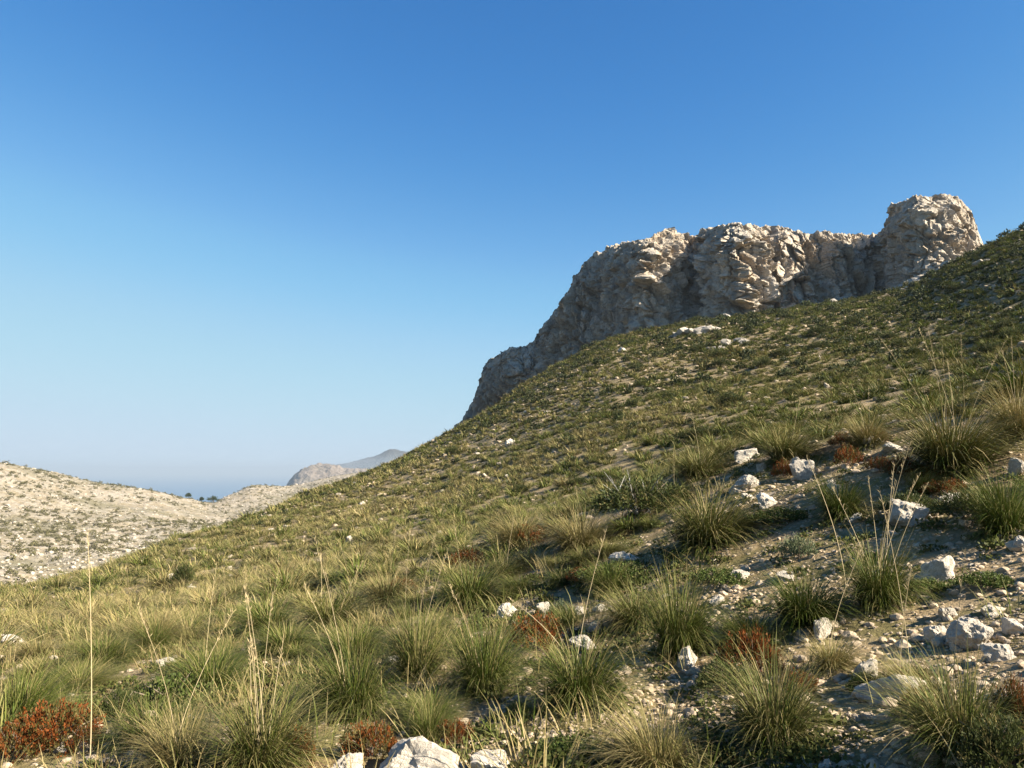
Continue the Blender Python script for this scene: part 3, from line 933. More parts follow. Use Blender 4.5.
# ------------------------------------------------------------------ rocks placed one by one
RK = [  # px, py of the foot, width, height, label, phrase, mesh
    (424, 778, 96, 46, 'largest white boulder on the bottom edge, rounded and pitted', 'the largest white boulder', 1),
    (492, 774, 54, 25, 'low white boulder on the bottom edge right of the largest one', 'the low white boulder', 0),
    (346, 776, 46, 26, 'ragged grey-white rock on the bottom edge under dry twigs', 'the ragged grey rock', 2),
    (905, 522, 54, 28, 'square white boulder with a flat sunlit top on the upper right', 'the square white boulder', 1),
    (938, 579, 32, 25, 'upright wedge of white rock on the path at the right', 'the white wedge', 2),
    (966, 645, 44, 27, 'pale boulder with smooth face at the right of the path', 'the smooth-faced boulder', 1),
    (890, 698, 54, 27, 'flat pale boulder lying in the path at the lower right', 'the flat pale boulder', 0),
    (1002, 660, 30, 16, 'small pale block right of the smooth-faced boulder', 'the small pale block', 3),
    (935, 640, 22, 15, 'little grey stone left of the smooth-faced boulder', 'the little grey stone', 3),
    (822, 637, 30, 19, 'white pointed rock behind the rust-topped bush', 'the white pointed rock', 2),
    (868, 676, 30, 22, 'crumbling rock wrapped in green leaves on the path', 'the leaf-wrapped rock', 1),
    (687, 665, 24, 22, 'white split rock in front of the tall lone tussock', 'the white split rock', 2),
    (626, 561, 30, 11, 'flat white slab right of the charred-looking bush foot', 'the flat white slab', 0),
    (748, 460, 26, 15, 'topmost white rock of the cluster above the golden mound', 'the topmost cluster rock', 2),
    (747, 488, 24, 15, 'broad white rock lowest in the cluster above the golden mound', 'the broad cluster rock', 1),
    (805, 478, 27, 20, 'thickset white rock right of the golden mound', 'the thickset white rock', 2),
    (833, 494, 18, 15, 'white rock between the thickset rock and the square boulder', 'the in-between white rock', 1),
    (766, 506, 19, 18, 'jagged white rock right beside the golden mound', 'the jagged white rock', 2),
    (796, 468, 15, 12, 'ragged white lump leaning on the back of the thickset white rock', 'the ragged white lump', 2),
    (762, 470, 14, 9, 'small white lump between the topmost cluster rock and the rust bush', 'the small white lump', 1),
    (736, 492, 14, 9, 'small white stone at the left foot of the broad cluster rock', 'the small cluster stone', 2),
    (920, 520, 18, 10, 'small pale block touching the square white boulder', 'the small block by the square boulder', 0),
    (955, 650, 16, 10, 'small broken stone in front of the smooth-faced boulder', 'the small broken stone', 1),
    (870, 446, 22, 10, 'low white ledge behind the rust cushions on the bank', 'the low white ledge', 0),
    (893, 450, 32, 9, 'long thin white slab on the bank left of the plumed tussock', 'the long thin slab', 0),
    (957, 505, 34, 13, 'flat beige slab under the plumed tussock', 'the flat beige slab', 0),
    (1020, 549, 16, 13, 'white stone cut by the right edge above the path', 'the white stone at the right edge', 1),
    (1016, 473, 17, 15, 'white stone cut by the right edge beside the plumed tussock', 'the upper right-edge stone', 2),
    (1014, 632, 24, 13, 'pale stone near the right edge in the path', 'the pale stone near the right edge', 0),
    (506, 618, 24, 17, 'grey-white rock behind the fresh green tussock', 'the grey-white rock at the centre', 1),
    (545, 612, 16, 11, 'small white rock above the rust-red cushion at the centre', 'the small white centre rock', 2),
    (580, 613, 14, 9, 'small white stone right above the broad green tussock', 'the small stone above the gravel', 1),
    (741, 578, 22, 9, 'flat pale stone right of the tall lone tussock top', 'the flat pale stone', 0),
    (703, 579, 14, 8, 'small pale stone behind the tall lone tussock', 'the small pale stone', 1),
    (786, 579, 24, 8, 'flat grey slab behind the low dark tussock', 'the flat grey slab', 0),
    (946, 617, 22, 11, 'low pale stone under the white wedge', 'the low pale stone', 0),
    (992, 613, 24, 11, 'beige stone right of the white wedge', 'the beige stone', 3),
    (826, 772, 22, 15, 'white stone on the bottom edge right of the yellow-green tussock', 'the white bottom-edge stone', 1),
    (856, 521, 15, 9, 'white chip of rock left below the square boulder', 'the white chip', 2),
    (510, 445, 12, 8, 'lone white rock high on the grassy slope', 'the lone white slope rock', 1),
    (362, 506, 9, 6, 'small white rock on the slope near the left skyline', 'the small white slope rock', 1),
    (348, 542, 11, 7, 'dull grey rock on the slope below the small white one', 'the dull slope rock', 0),
    (538, 534, 10, 6, 'pale stone on the slope behind the straw clump', 'the pale stone on the slope', 0),
    (8, 648, 34, 13, 'long pale slab on the left edge of the slope', 'the long pale slab', 0),
    (172, 580, 10, 7, 'grey rock under the dark bush on the left slope', 'the grey rock on the left slope', 1),
    (190, 724, 14, 10, 'small white stone in the herbs at lower left', 'the small white stone in the herbs', 1),
    (75, 746, 14, 9, 'white pebble-like stone on the red heath', 'the white stone on the red heath', 2),
    (62, 752, 9, 7, 'tiny white stone left on the red heath', 'the tiny stone on the red heath', 1),
    (622, 352, 12, 6, 'pale block fallen at the cliff foot', 'the pale block at the cliff foot', 1),
    (470, 496, 9, 5, 'beige stone halfway down the grassy slope', 'the beige slope stone', 0),
    (600, 612, 15, 9, 'white stone by the herb patch left of the lone tussock', 'the white stone by the herbs', 1),
    (668, 600, 13, 8, 'pale little rock left of the tall lone tussock crown', 'the pale little rock', 0),
    (718, 604, 15, 8, 'pale flat stone right of the tall lone tussock crown', 'the pale flat stone', 0),
]
rock_group = 'loose limestone rocks'


def add_rock(px, py, w, h, label, phrase=None, k=None, pos=None):
    x, y, z, r = pos if pos else at(px, py)
    wid, hg = w * r / FOC, h * r / FOC
    me = (STONES if r > 16 and random.random() < 0.8 else ROCKS)[(len(bpy.data.objects) * 5) % 8] if k is None else ROCKS[[3, 1, 2, 0][k] + 4 * (len(LAND) % 3)]
    fl = ROCKZ[me.name]
    sc = (wid / 1.75, wid / 1.75 * random.uniform(0.7, 1.0), hg / (0.75 * fl) * 0.52)
    o = link('rock', me, None, (x, y, z + hg * 0.18), (random.uniform(-0.2, 0.2), random.uniform(-0.2, 0.2), random.uniform(0, 6.28)), sc)
    tag(o, label, 'rock', rock_group)
    TAKEN.append((x, y, wid * 0.45))
    if phrase:
        LAND.append((px, py, phrase))
    return o


for t in RK:
    add_rock(*t)

# outcrops of broken limestone under the cliff
for i, (px, py, w, label) in enumerate([
    (694, 334, 62, 'broken limestone outcrop jutting from the grass below the lit cliff corner'),
    (740, 343, 46, 'low outcrop of broken rock in the grass below the middle cliff'),
    (716, 349, 28, 'small spill of broken rock below the two larger outcrops'),
    (548, 412, 18, 'flat patch of bare rock on the slope under the dark cliff'),
    (985, 262, 24, 'rubble heap of ochre rock at the right foot of the tower'),
]):
    x, y, z, r = at(px, py)
    s = w * r / FOC / 2.0
    o = link('rock_outcrop', OUTC[i % 4], None, (x, y, z), (0.0, 0.0, random.uniform(-0.5, 0.5)), (s, s, s * 0.7))
    tag(o, label, 'outcrop', 'rock outcrops below the cliff')

# ------------------------------------------------------------------ shrubs placed one by one
SB = [  # px, py foot, width, height, kind, name, label, phrase
    (536, 648, 60, 36, 'rust', 'cushion_shrub', 'rust-red cushion bush behind the broad green tussock', 'the rust-red cushion at the centre'),
    (752, 672, 64, 42, 'rust', 'cushion_shrub', 'bush with rusty tips behind the yellow-green tussock', 'the rust-topped bush'),
    (52, 744, 84, 34, 'rust', 'cushion_shrub', 'wide red heath mat at the lower left edge', 'the red heath at the lower left'),
    (88, 748, 36, 20, 'rust', 'cushion_shrub', 'small red tuft beside the lone tall stalk', 'the small red tuft by the lone stalk'),
    (372, 756, 56, 34, 'rust', 'cushion_shrub', 'rusty green bush left of the largest white boulder', 'the rusty bush by the largest boulder'),
    (300, 764, 36, 34, 'rust', 'cushion_shrub', 'red bush glowing behind the tall thin stalks', 'the red bush behind the thin stalks'),
    (588, 582, 42, 16, 'rust', 'cushion_shrub', 'flat rust patch on the herbs below the brow', 'the flat rust patch'),
    (530, 544, 42, 20, 'rust', 'cushion_shrub', 'dull rusty bush on the brow left of the charred-looking bush', 'the dull rusty bush on the brow'),
    (872, 441, 30, 13, 'rust', 'cushion_shrub', 'bright rust cushion on the bank left of the plumed tussock', 'the bright rust cushion'),
    (842, 446, 26, 13, 'rust', 'cushion_shrub', 'brown rust cushion on the bank behind the thickset white rock', 'the brown rust cushion'),
    (903, 476, 34, 20, 'rust', 'cushion_shrub', 'red bush in the shade of the plumed tussock', 'the red bush in the plumed shade'),
    (948, 494, 40, 14, 'rust', 'cushion_shrub', 'orange-red mat below the plumed tussock', 'the orange-red mat'),
    (848, 466, 30, 20, 'rust', 'cushion_shrub', 'dark red bush right of the thickset white rock', 'the dark red bush'),
    (784, 478, 24, 18, 'rust', 'cushion_shrub', 'rust bush tucked against the left side of the thickset white rock', 'the tucked rust bush'),
    (1018, 724, 34, 40, 'rust', 'cushion_shrub', 'rusty bush cut by the right edge in the corner', 'the rusty corner bush'),
    (690, 543, 30, 18, 'rust', 'cushion_shrub', 'brown tuft under the golden green mound', 'the brown tuft'),
    (18, 758, 50, 30, 'rust', 'cushion_shrub', 'red heath tuft cut by the left edge at the bottom', 'the red tuft at the left edge'),
    (236, 772, 44, 24, 'rust', 'cushion_shrub', 'reddish tuft on the bottom edge under the tall thin stalks', 'the reddish tuft under the stalks'),
    (455, 742, 40, 22, 'rust', 'cushion_shrub', 'rusty green tuft behind the low white boulder', 'the rusty tuft behind the low boulder'),
    (935, 478, 32, 14, 'rust', 'cushion_shrub', 'small orange cushion under the middle of the plumed tussock', 'the small orange cushion'),
    (880, 470, 28, 14, 'rust', 'cushion_shrub', 'dull red cushion between the dark red bush and plumed tussock', 'the dull red cushion'),
    (468, 566, 40, 18, 'rust', 'cushion_shrub', 'dark rust patch in the dry grass above the wide green tussock', 'the dark rust patch'),
    (402, 594, 34, 16, 'rust', 'cushion_shrub', 'brown heath patch beside the straw tussock left of centre', 'the brown heath patch'),
    (800, 690, 40, 20, 'rust', 'cushion_shrub', 'low rusty heath between the rust-topped bush and wispy dry tussock', 'the low rusty heath'),
    (925, 712, 44, 24, 'rust', 'cushion_shrub', 'dark rusty heath behind the spreading olive tussock in the corner', 'the rusty heath by the corner'),
    (640, 516, 96, 38, 'dark', 'low_shrub', 'dark charred-looking bush with bleached twigs on the brow', 'the charred-looking bush'),
    (184, 584, 20, 20, 'dark', 'low_shrub', 'small dark bush on the left slope under the skyline', 'the small dark bush on the left slope'),
    (1002, 768, 80, 44, 'dark', 'low_shrub', 'dark bush filling the bottom right corner', 'the dark corner bush'),
    (725, 690, 60, 28, 'dark', 'low_shrub', 'dark low bush left of the rust-topped one', 'the dark low bush'),
    (1004, 238, 13, 9, 'dark', 'low_shrub', 'round dark bush on the skyline right of the tower', 'the skyline bush'),
    (700, 440, 40, 14, 'dark', 'low_shrub', 'flat dark bush behind the brow above the golden mound', 'the flat dark bush'),
    (910, 515, 50, 22, 'dark', 'low_shrub', 'dark bush in shade right of the square white boulder', 'the shaded dark bush'),
    (975, 520, 60, 30, 'dark', 'low_shrub', 'dark bush in the shade below the orange-red mat', 'the dark bush below the mat'),
    (395, 605, 50, 20, 'dark', 'low_shrub', 'dark bush between dry clumps left of the wide green tussock', 'the dark bush in the dry grass'),
    (570, 756, 80, 26, 'herb', 'leafy_herb', 'dark leafy mat on the bottom edge right of the low boulder', 'the dark leafy mat'),
    (170, 708, 90, 40, 'herb', 'leafy_herb', 'leafy green herb patch at the lower left', 'the leafy herb patch at the lower left'),
    (625, 580, 80, 26, 'herb', 'leafy_herb', 'leafy green patch below the charred-looking bush', 'the leafy patch below the charred bush'),
    (720, 582, 60, 20, 'herb', 'leafy_herb', 'low green herbs right of the lone tussock', 'the low green herbs'),
    (866, 690, 34, 24, 'herb', 'leafy_herb', 'leafy weed sprouting from the crumbling rock', 'the leafy weed'),
    (520, 716, 34, 20, 'herb', 'leafy_herb', 'small bright weed on the gravel before the fresh tussock', 'the small bright weed'),
    (800, 558, 34, 26, 'grey', 'leafy_herb', 'grey-green spiky rosette above the dark tussock', 'the grey-green rosette'),
    (560, 618, 26, 22, 'grey', 'leafy_herb', 'bluish spiky rosette beside the rust-red cushion', 'the bluish rosette'),
    (930, 590, 40, 16, 'herb', 'leafy_herb', 'low weeds around the white wedge', 'the weeds around the wedge'),
    (780, 520, 60, 18, 'herb', 'leafy_herb', 'green herbs below the jagged white rock', 'the green herbs below the jagged rock'),
    (120, 722, 40, 30, 'dark', 'low_shrub', 'dark hollow bush between the red heath and herb patch', 'the dark bush by the red heath'),
    (985, 585, 50, 18, 'herb', 'leafy_herb', 'dull green weeds right of the white wedge', 'the dull weeds'),
]
CATS = {'cushion_shrub': ('cushion shrub', 'rust-red cushion shrubs'), 'low_shrub': ('shrub', 'dark low shrubs'), 'leafy_herb': ('herb', 'leafy green herbs')}


def add_shrub(px, py, w, h, kind, name, label, phrase=None, pos=None, stems=True):
    x, y, z, r = pos if pos else at(px, py)
    wid, hg = w * r / FOC, h * r / FOC
    fol, st = random.choice(SHR[kind])
    hh = {'rust': 0.55, 'dark': 0.75, 'herb': 0.60, 'grey': 0.6}[kind]
    o = link(name, fol, None, (x, y, z - 0.01), (0, 0, random.uniform(0, 6.28)), (wid / 2, wid / 2, hg / hh / 1.05))
    tag(o, label, *CATS[name])
    if stems:
        link('stems', st, o)
    TAKEN.append((x, y, wid * 0.35))
    if phrase:
        LAND.append((px, py, phrase))
    return o


for t in SB:
    o = add_shrub(*t)
    if 'charred' in t[6] and 'bleached' in t[6]:
        rs = np.random.default_rng(77)
        tb = []
        for q in range(14):
            a_ = rs.uniform(0, 6.28)
            e = np.array([math.cos(a_) * rs.uniform(0.4, 1.0), math.sin(a_) * rs.uniform(0.4, 1.0), rs.uniform(0.35, 0.95)])
            m1 = e * np.array([0.5, 0.5, 0.6]) + rs.normal(0, 0.08, 3)
            tb.append(tube([(0, 0, 0), m1, e], 0.011, 0.004, 4))
            tb.append(tube([m1, m1 + rs.normal(0, 0.2, 3) + np.array([0, 0, 0.25])], 0.009, 0.004, 4))
        V, F, _ = join(tb)
        link('bleached_twigs', mesh_from('bleached_twigs', V, F, M_BONE), o)

# the lone tall stalk at the left and a bundle of bare twigs on the bottom edge
x, y, z, r = at(90, 766)
o = link('grass_stalk', stalk_mesh(np.random.default_rng(9), 196 * r / FOC, (0.06, math.radians(200)), 0.0036), None, (x, y, z))
tag(o, 'tall pale dry grass stalk standing alone at the lower left', 'grass stalk')
LAND.append((88, 740, 'the lone tall stalk'))
for i, (px, py, top, lean, label) in enumerate([
    (570, 668, 62, 0.75, 'dry stalk slanting left across the rust-red cushion'),
    (846, 588, 96, 0.25, 'tall bent dry stalk rising behind the grey-green rosette'),
]):
    x, y, z, r = at(px, py)
    o = link('grass_stalk', stalk_mesh(np.random.default_rng(19 + i), top * 1.25 * r / FOC, (lean, math.radians(175)), 0.003), None, (x, y, z))
    tag(o, label, 'grass stalk')

# ------------------------------------------------------------------ wording for the scattered individuals
USED = {}
ORD = ['', 'second ', 'third ', 'fourth ', 'fifth ', 'sixth ', 'seventh ', 'eighth ']


def relation(px, py, forbid=()):
    best = sorted(((a - px) ** 2 + ((b - py) * 1.6) ** 2, a, b, ph) for a, b, ph in LAND)[:4]
    out_ = []
    for d2, a, b, ph in best:
        dx, dy = px - a, py - b
        if abs(dx) > abs(dy) * 1.3:
            rel = 'left of' if dx < 0 else 'right of'
        else:
            rel = 'behind' if dy < 0 else 'in front of'
        dist = math.sqrt(d2)
        out_.append((('close ' if dist < 28 else '') + rel, ph))
    return out_


def make_label(adj, noun, px, py):
    for rel, ph in relation(px, py):
        s = f'{adj} {noun} {rel} {ph}'
        if s not in USED and len(s.split()) <= 16:
            USED[s] = 1
            return s
    rel, ph = relation(px, py)[0]
    for od in ORD[1:]:
        s = f'{od}{adj} {noun} {rel} {ph}'
        if s not in USED and len(s.split()) <= 16:
            USED[s] = 1
            return s
    for a_, b_, ph in LAND:
        s = f'{adj} {noun} on the slope in line with {ph}'
        if s not in USED and len(s.split()) <= 16:
            USED[s] = 1
            return s
    return s


# ------------------------------------------------------------------ scattered tussocks
bare = [at(px, py)[:2] + (rad,) for px, py, rad in [
    (640, 705, 0.75), (540, 728, 0.5), (720, 700, 0.7), (850, 650, 0.9), (930, 615, 1.0), (985, 655, 0.8), (880, 715, 0.6), (800, 585, 0.8),
    (740, 600, 0.7), (870, 760, 0.5), (1000, 590, 1.0), (940, 540, 0.8), (770, 495, 0.9), (690, 700, 0.5), (870, 480, 1.2)]]


def bareness(x, y):
    m_ = np.zeros_like(x)
    for a, b, c in bare:
        m_ = np.maximum(m_, np.clip(1.5 - np.hypot(x - a, y - b) / c, 0, 1))
    return m_


def cells(r0, r1, spacing, a0=-38, a1=40):
    """jittered grid points in the visible wedge"""
    g = np.arange(-r1, r1, spacing)
    X, Y = np.meshgrid(g, np.arange(0, r1, spacing))
    X = X.ravel() + RNG.uniform(-0.48, 0.48, X.size) * spacing
    Y = Y.ravel() + RNG.uniform(-0.48, 0.48, Y.size) * spacing
    r = np.hypot(X, Y)
    az = np.degrees(np.arctan2(X, Y))
    k_ = (r > r0) & (r < r1) & (az > a0) & (az < a1)
    return X[k_], Y[k_]


cand = []
for r0, r1, sp, base in ((4.2, 12, 0.70, 0.52), (12, 30, 0.62, 0.62), (30, 90, 0.82, 0.80), (90, 232, 1.02, 0.98)):
    X, Y = cells(r0, r1, sp, *((-64, 56) if r1 < 100 else (-40, 43)))
    dens = fbm(X * 0.12, Y * 0.12, 5.0, 4)
    track = np.abs((H(X, Y) / 2.1 + 0.9 * fbm(X * 0.03, Y * 0.03, 77, 3)) % 1.0 - 0.5)     # sheep tracks along the contour
    dens = dens + 0.55 * fbm(X * 0.028, Y * 0.028, 33, 3)
    keep = RNG.uniform(0, 1, len(X)) < np.clip(0.90 + 0.9 * dens, 0.15, 1.0) * (1 - bareness(X, Y)) * (1 - 0.75 * (track < 0.055) * (r0 > 20))
    X, Y = X[keep], Y[keep]
    wid = base * RNG.lognormal(0, 0.30, len(X))
    cand.append(np.stack([X, Y, wid], 1))
cand = np.vstack(cand)
X, Y, W = cand.T
Zt = H(X, Y)
az = np.arctan2(X, Y)
# nothing grows inside the cliff
cl_r = np.interp(az, pa, pr, left=400, right=400)
ok = (np.hypot(X, Y) < cl_r - 2.5) & seen(X, Y, W, 0.012)
PX, PY, DEP = project(X, Y, Zt)
ok &= ~((PY > 772) & (np.hypot(X, Y) < 6))
tk = np.array(TAKEN)
near = np.nonzero(ok & (np.hypot(X, Y) < 16))[0]
for i in near:
    if np.any((X[i] - tk[:, 0]) ** 2 + (Y[i] - tk[:, 1]) ** 2 < (0.75 * (W[i] * 0.4 + tk[:, 2])) ** 2):
        ok[i] = False
X, Y, W, Zt, PX, PY = (q[ok] for q in (X, Y, W, Zt, PX, PY))
R = np.hypot(X, Y)
# how dry: golden on the low left shoulder, deep green in the gully and up on the right, where shade is painted into the tone
dry_shade = 0.385 + 0.12 * smooth(25, 60, R) - 0.20 * smooth(13, 6, R) + 0.55 * fbm(X * 0.045, Y * 0.045, 9.0, 3) + 0.30 * smooth(2, -12, X) * smooth(60, 10, R) * smooth(6, 10, R) - 0.42 * smooth(-5, 55, X) * smooth(25, 60, R)
dry_shade = dry_shade - 0.05 * smooth(60, 120, R) + RNG.normal(0, 0.13, len(X))
tone_i = np.where(dry_shade < 0.16, 0, np.where(dry_shade < 0.36, 1, np.where(dry_shade < 0.60, 2, 3)))
TN = ['dark', 'green', 'olive', 'straw']
ADJ = {'dark': 'deep green', 'green': 'green', 'olive': 'olive', 'straw': 'straw-coloured'}
app = W / R
infr = (PX > -5) & (PX < 1029) & (PY < 768)
order = np.argsort(-np.where(infr, app, -1))
pick = order[: 298 - n_ind]
picked = np.zeros(len(X), bool)
picked[pick] = True
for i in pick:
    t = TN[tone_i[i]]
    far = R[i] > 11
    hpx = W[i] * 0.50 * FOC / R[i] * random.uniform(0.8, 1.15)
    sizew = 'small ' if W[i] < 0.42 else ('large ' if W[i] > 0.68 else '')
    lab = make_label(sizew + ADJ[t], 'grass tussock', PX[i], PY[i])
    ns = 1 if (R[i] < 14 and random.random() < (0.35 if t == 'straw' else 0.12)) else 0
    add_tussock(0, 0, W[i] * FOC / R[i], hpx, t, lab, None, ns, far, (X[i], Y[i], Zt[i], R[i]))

# the remaining thousands as one mass
pool = {}
for t, share in (('dark', 0.05), ('green', 0.17), ('olive', 0.40), ('straw', 0.66)):
    for lod, (nb, nb2, wd, sg) in enumerate(((130, 90, 0.026, 4), (80, 60, 0.045, 3), (44, 34, 0.085, 2))):
        for k_ in range(5):
            rng = np.random.default_rng(hash((lod, k_)) % 1000 + int(share * 1000))
            pool[t, lod, k_] = join([blades(rng, nb, 0.82, 1.0, wd, sg, share, 1.8, 0.28, tilt=(0.02, 1.1)), blades(rng, nb2, 0.5, 1.2, wd, 2, share * 0.4, 1.0, 0.3, tilt=(0.1, 1.2))])
rest = np.nonzero(~picked)[0]
Vs, Fs, Cs, off = [], [], [], 0
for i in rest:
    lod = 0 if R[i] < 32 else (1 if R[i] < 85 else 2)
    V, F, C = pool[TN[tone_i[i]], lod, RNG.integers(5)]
    a_ = RNG.uniform(0, 6.28)
    ca, sa = math.cos(a_), math.sin(a_)
    s = W[i] / 1.25
    sz = s * RNG.uniform(0.75, 1.1)
    V = np.stack([(V[:, 0] * ca - V[:, 1] * sa) * s + X[i], (V[:, 0] * sa + V[:, 1] * ca) * s + Y[i], V[:, 2] * sz + Zt[i] - 0.03], 1)
    Vs.append(V.astype(np.float32))
    Fs.append(F + off)
    Cs.append((C * RNG.uniform(0.65, 1.25)).astype(np.float32))
    off += len(V)
o = link('tussock_grass', mesh_from('tussock_grass', np.vstack(Vs), np.vstack(Fs), M_GRASS, np.vstack(Cs)))
tag(o, 'thousands of small grass tussocks covering the hillside up to the cliff', 'grass', kind='stuff')
print('tussocks', n_ind, 'rest', len(rest), 'faces', sum(len(f) for f in Fs))
del Vs, Fs, Cs

# ------------------------------------------------------------------ dark shrubs on the slope
X, Y = cells(14, 225, 3.4)
keep = (RNG.uniform(0, 1, len(X)) < np.clip(0.45 + 1.2 * fbm(X * 0.05, Y * 0.05, 3.0, 3) + 0.25 * smooth(-20, 60, X), 0.03, 0.8))
X, Y = X[keep], Y[keep]
W = RNG.lognormal(0, 0.3, len(X)) * (0.65 + 0.75 * smooth(20, 120, np.hypot(X, Y))) * (0.55 + 0.45 * smooth(-20, 25, X))
ok = (np.hypot(X, Y) < np.interp(np.arctan2(X, Y), pa, pr, left=400, right=400) - 3) & seen(X, Y, W * 0.6, 0.008)
X, Y, W = X[ok], Y[ok], W[ok]
Zt = H(X, Y)
PX, PY, _ = project(X, Y, Zt)
R = np.hypot(X, Y)
infr = (PX > 0) & (PX < 1024) & (PY < 768)
order = np.argsort(-np.where(infr, W / R, -1))
npick = 40
for i in order[:npick]:
    lab = make_label('rounded dark' if W[i] > 0.8 else 'small dark', 'bush', PX[i], PY[i])
    add_shrub(0, 0, W[i] * FOC / R[i], W[i] * 0.5 * FOC / R[i], 'dark', 'low_shrub', lab, None, (X[i], Y[i], Zt[i], R[i]), stems=R[i] < 25)
lodr = [sprigs(np.random.default_rng(500 + q), 46, 4, 1.0, 0.8, 0.30, (0.024, 0.034, 0.013), (0.065, 0.075, 0.027), (0.11, 0.10, 0.04), 0.15, 0.5, 0.35) for q in range(6)]
Vs, Fs, Cs, off = [], [], [], 0
for i in order[npick:]:
    V, F, C = lodr[RNG.integers(6)]
    a_ = RNG.uniform(0, 6.28)
    ca, sa = math.cos(a_), math.sin(a_)
    s = W[i] / 2
    Vs.append(np.stack([(V[:, 0] * ca - V[:, 1] * sa) * s + X[i], (V[:, 0] * sa + V[:, 1] * ca) * s + Y[i], V[:, 2] * s * 1.2 + Zt[i] - 0.05], 1))
    Fs.append(F + off)
    Cs.append(C * RNG.uniform(0.8, 1.2))
    off += len(V)
o = link('low_shrubbery', mesh_from('low_shrubbery', np.vstack(Vs), np.vstack(Fs), M_LEAF, np.vstack(Cs)))
tag(o, 'dark low shrubs scattered all over the upper hillside', 'shrubs', kind='stuff')

# ------------------------------------------------------------------ scattered rocks: individuals, then stones as one mass
X, Y = cells(4.3, 215, 0.9)
R = np.hypot(X, Y)
dn = fbm(X * 0.09, Y * 0.09, 15.0, 4)
keep = RNG.uniform(0, 1, len(X)) < np.clip(0.12 + 0.26 * smooth(14, 40, R) + 0.8 * dn + 0.38 * bareness(X, Y), 0.02, 0.8)
X, Y, R = X[keep], Y[keep], R[keep]
W = RNG.lognormal(-2.0, 0.55, len(X)) * (1 + 0.9 * smooth(20, 120, R))
W = np.minimum(W, 0.24 + 0.5 * smooth(14, 60, R))
ok = (R < np.interp(np.arctan2(X, Y), pa, pr, left=400, right=400) - 3) & seen(X, Y, W * 0.5, 0.004)
X, Y, W, R = X[ok], Y[ok], W[ok], R[ok]
Zt = H(X, Y)
PX, PY, _ = project(X, Y, Zt)
infr = (PX > 0) & (PX < 1024) & (PY < 768)
tkr = np.array(TAKEN[: len(T) + len(RK) + len(SB)])
clear = np.array([not np.any((x - tkr[:, 0]) ** 2 + (y - tkr[:, 1]) ** 2 < (0.9 * tkr[:, 2]) ** 2) for x, y in zip(X, Y)])
infr &= clear
order = np.argsort(-np.where(infr, W / R, -1))
npick = 285 - len(RK)
for i in order[:npick]:
    lab = make_label(random.choice(['pale', 'white', 'beige']) + (' flat' if random.random() < 0.3 else ''), 'stone', PX[i], PY[i])
    add_rock(0, 0, W[i] * FOC / R[i], W[i] * random.uniform(0.25, 0.55) * FOC / R[i], lab, None, None, (X[i], Y[i], Zt[i], R[i]))
pebs = [rock_arr(np.random.default_rng(600 + q), 2, 0.6, 7, 0.12) for q in range(8)]
pebl = [rock_arr(np.random.default_rng(620 + q), 1, 0.6, 5, 0.05) for q in range(8)]
Vs, Fs, off = [], [], 0


def put_stone(P, x, y, z, s):
    global off
    V, F = P
    a_ = RNG.uniform(0, 6.28)
    ca, sa = math.cos(a_), math.sin(a_)
    Vs.append(np.stack([(V[:, 0] * ca - V[:, 1] * sa) * s + x, (V[:, 0] * sa + V[:, 1] * ca) * s + y, V[:, 2] * s + z + s * 0.15], 1).astype(np.float32))
    Fs.append(F + off)
    off += len(V)


for i in order[npick:]:
    put_stone(pebs[RNG.integers(8)], X[i], Y[i], Zt[i], W[i] * 0.55)
# grit in the bare patches near the path
n = 30000
rr = 3.4 * (24 / 3.4) ** RNG.uniform(0, 1, n)
aa = np.radians(RNG.uniform(-36, 38, n))
gx, gy = rr * np.sin(aa), rr * np.cos(aa)
k_ = RNG.uniform(0, 1, n) < 0.10 + 0.95 * bareness(gx, gy) + 0.35 * np.clip(fbm(gx * 0.7, gy * 0.7, 30, 3), 0, 1)
gx, gy, rr = gx[k_], gy[k_], rr[k_]
gz = H(gx, gy)
gs = RNG.lognormal(-4.35, 0.55, len(gx)) * (0.8 + rr / 18)
for x, y, z, s in zip(gx, gy, gz, gs):
    put_stone(pebl[RNG.integers(8)] if s < 0.03 else pebs[RNG.integers(8)], x, y, z, min(s, 0.09))
o = link('gravel', mesh_from('gravel', np.vstack(Vs), np.vstack(Fs), M_PEB))
tag(o, 'pale limestone grit and small stones strewn over the soil', 'gravel', kind='stuff')
print('grit', len(gx), 'stones', len(order) - npick)
del Vs, Fs

Vs, Fs, off = [], [], 0
# scree and fallen blocks along the cliff foot
n = 1700
aa = RNG.uniform(pa[4], pa[-1], n)
cr = np.interp(aa, pa, pr) - 1.0 - RNG.exponential(4.5, n)
sx, sy = cr * np.sin(aa), cr * np.cos(aa)
sn = RNG.uniform(0, 1, n) < np.clip(0.3 + 1.6 * fbm(sx * 0.06, sy * 0.06, 71, 3), 0, 1)
for x, y, z, q in zip(sx[sn], sy[sn], H(sx, sy)[sn], RNG.lognormal(-0.35, 0.55, n)[sn]):
    put_stone(pebs[RNG.integers(8)], x, y, z, min(q, 2.2))
o = link('scree', mesh_from('scree', np.vstack(Vs), np.vstack(Fs), M_OUT))
tag(o, 'broken blocks fallen along the foot of the cliff', 'scree', kind='stuff')
del Vs, Fs

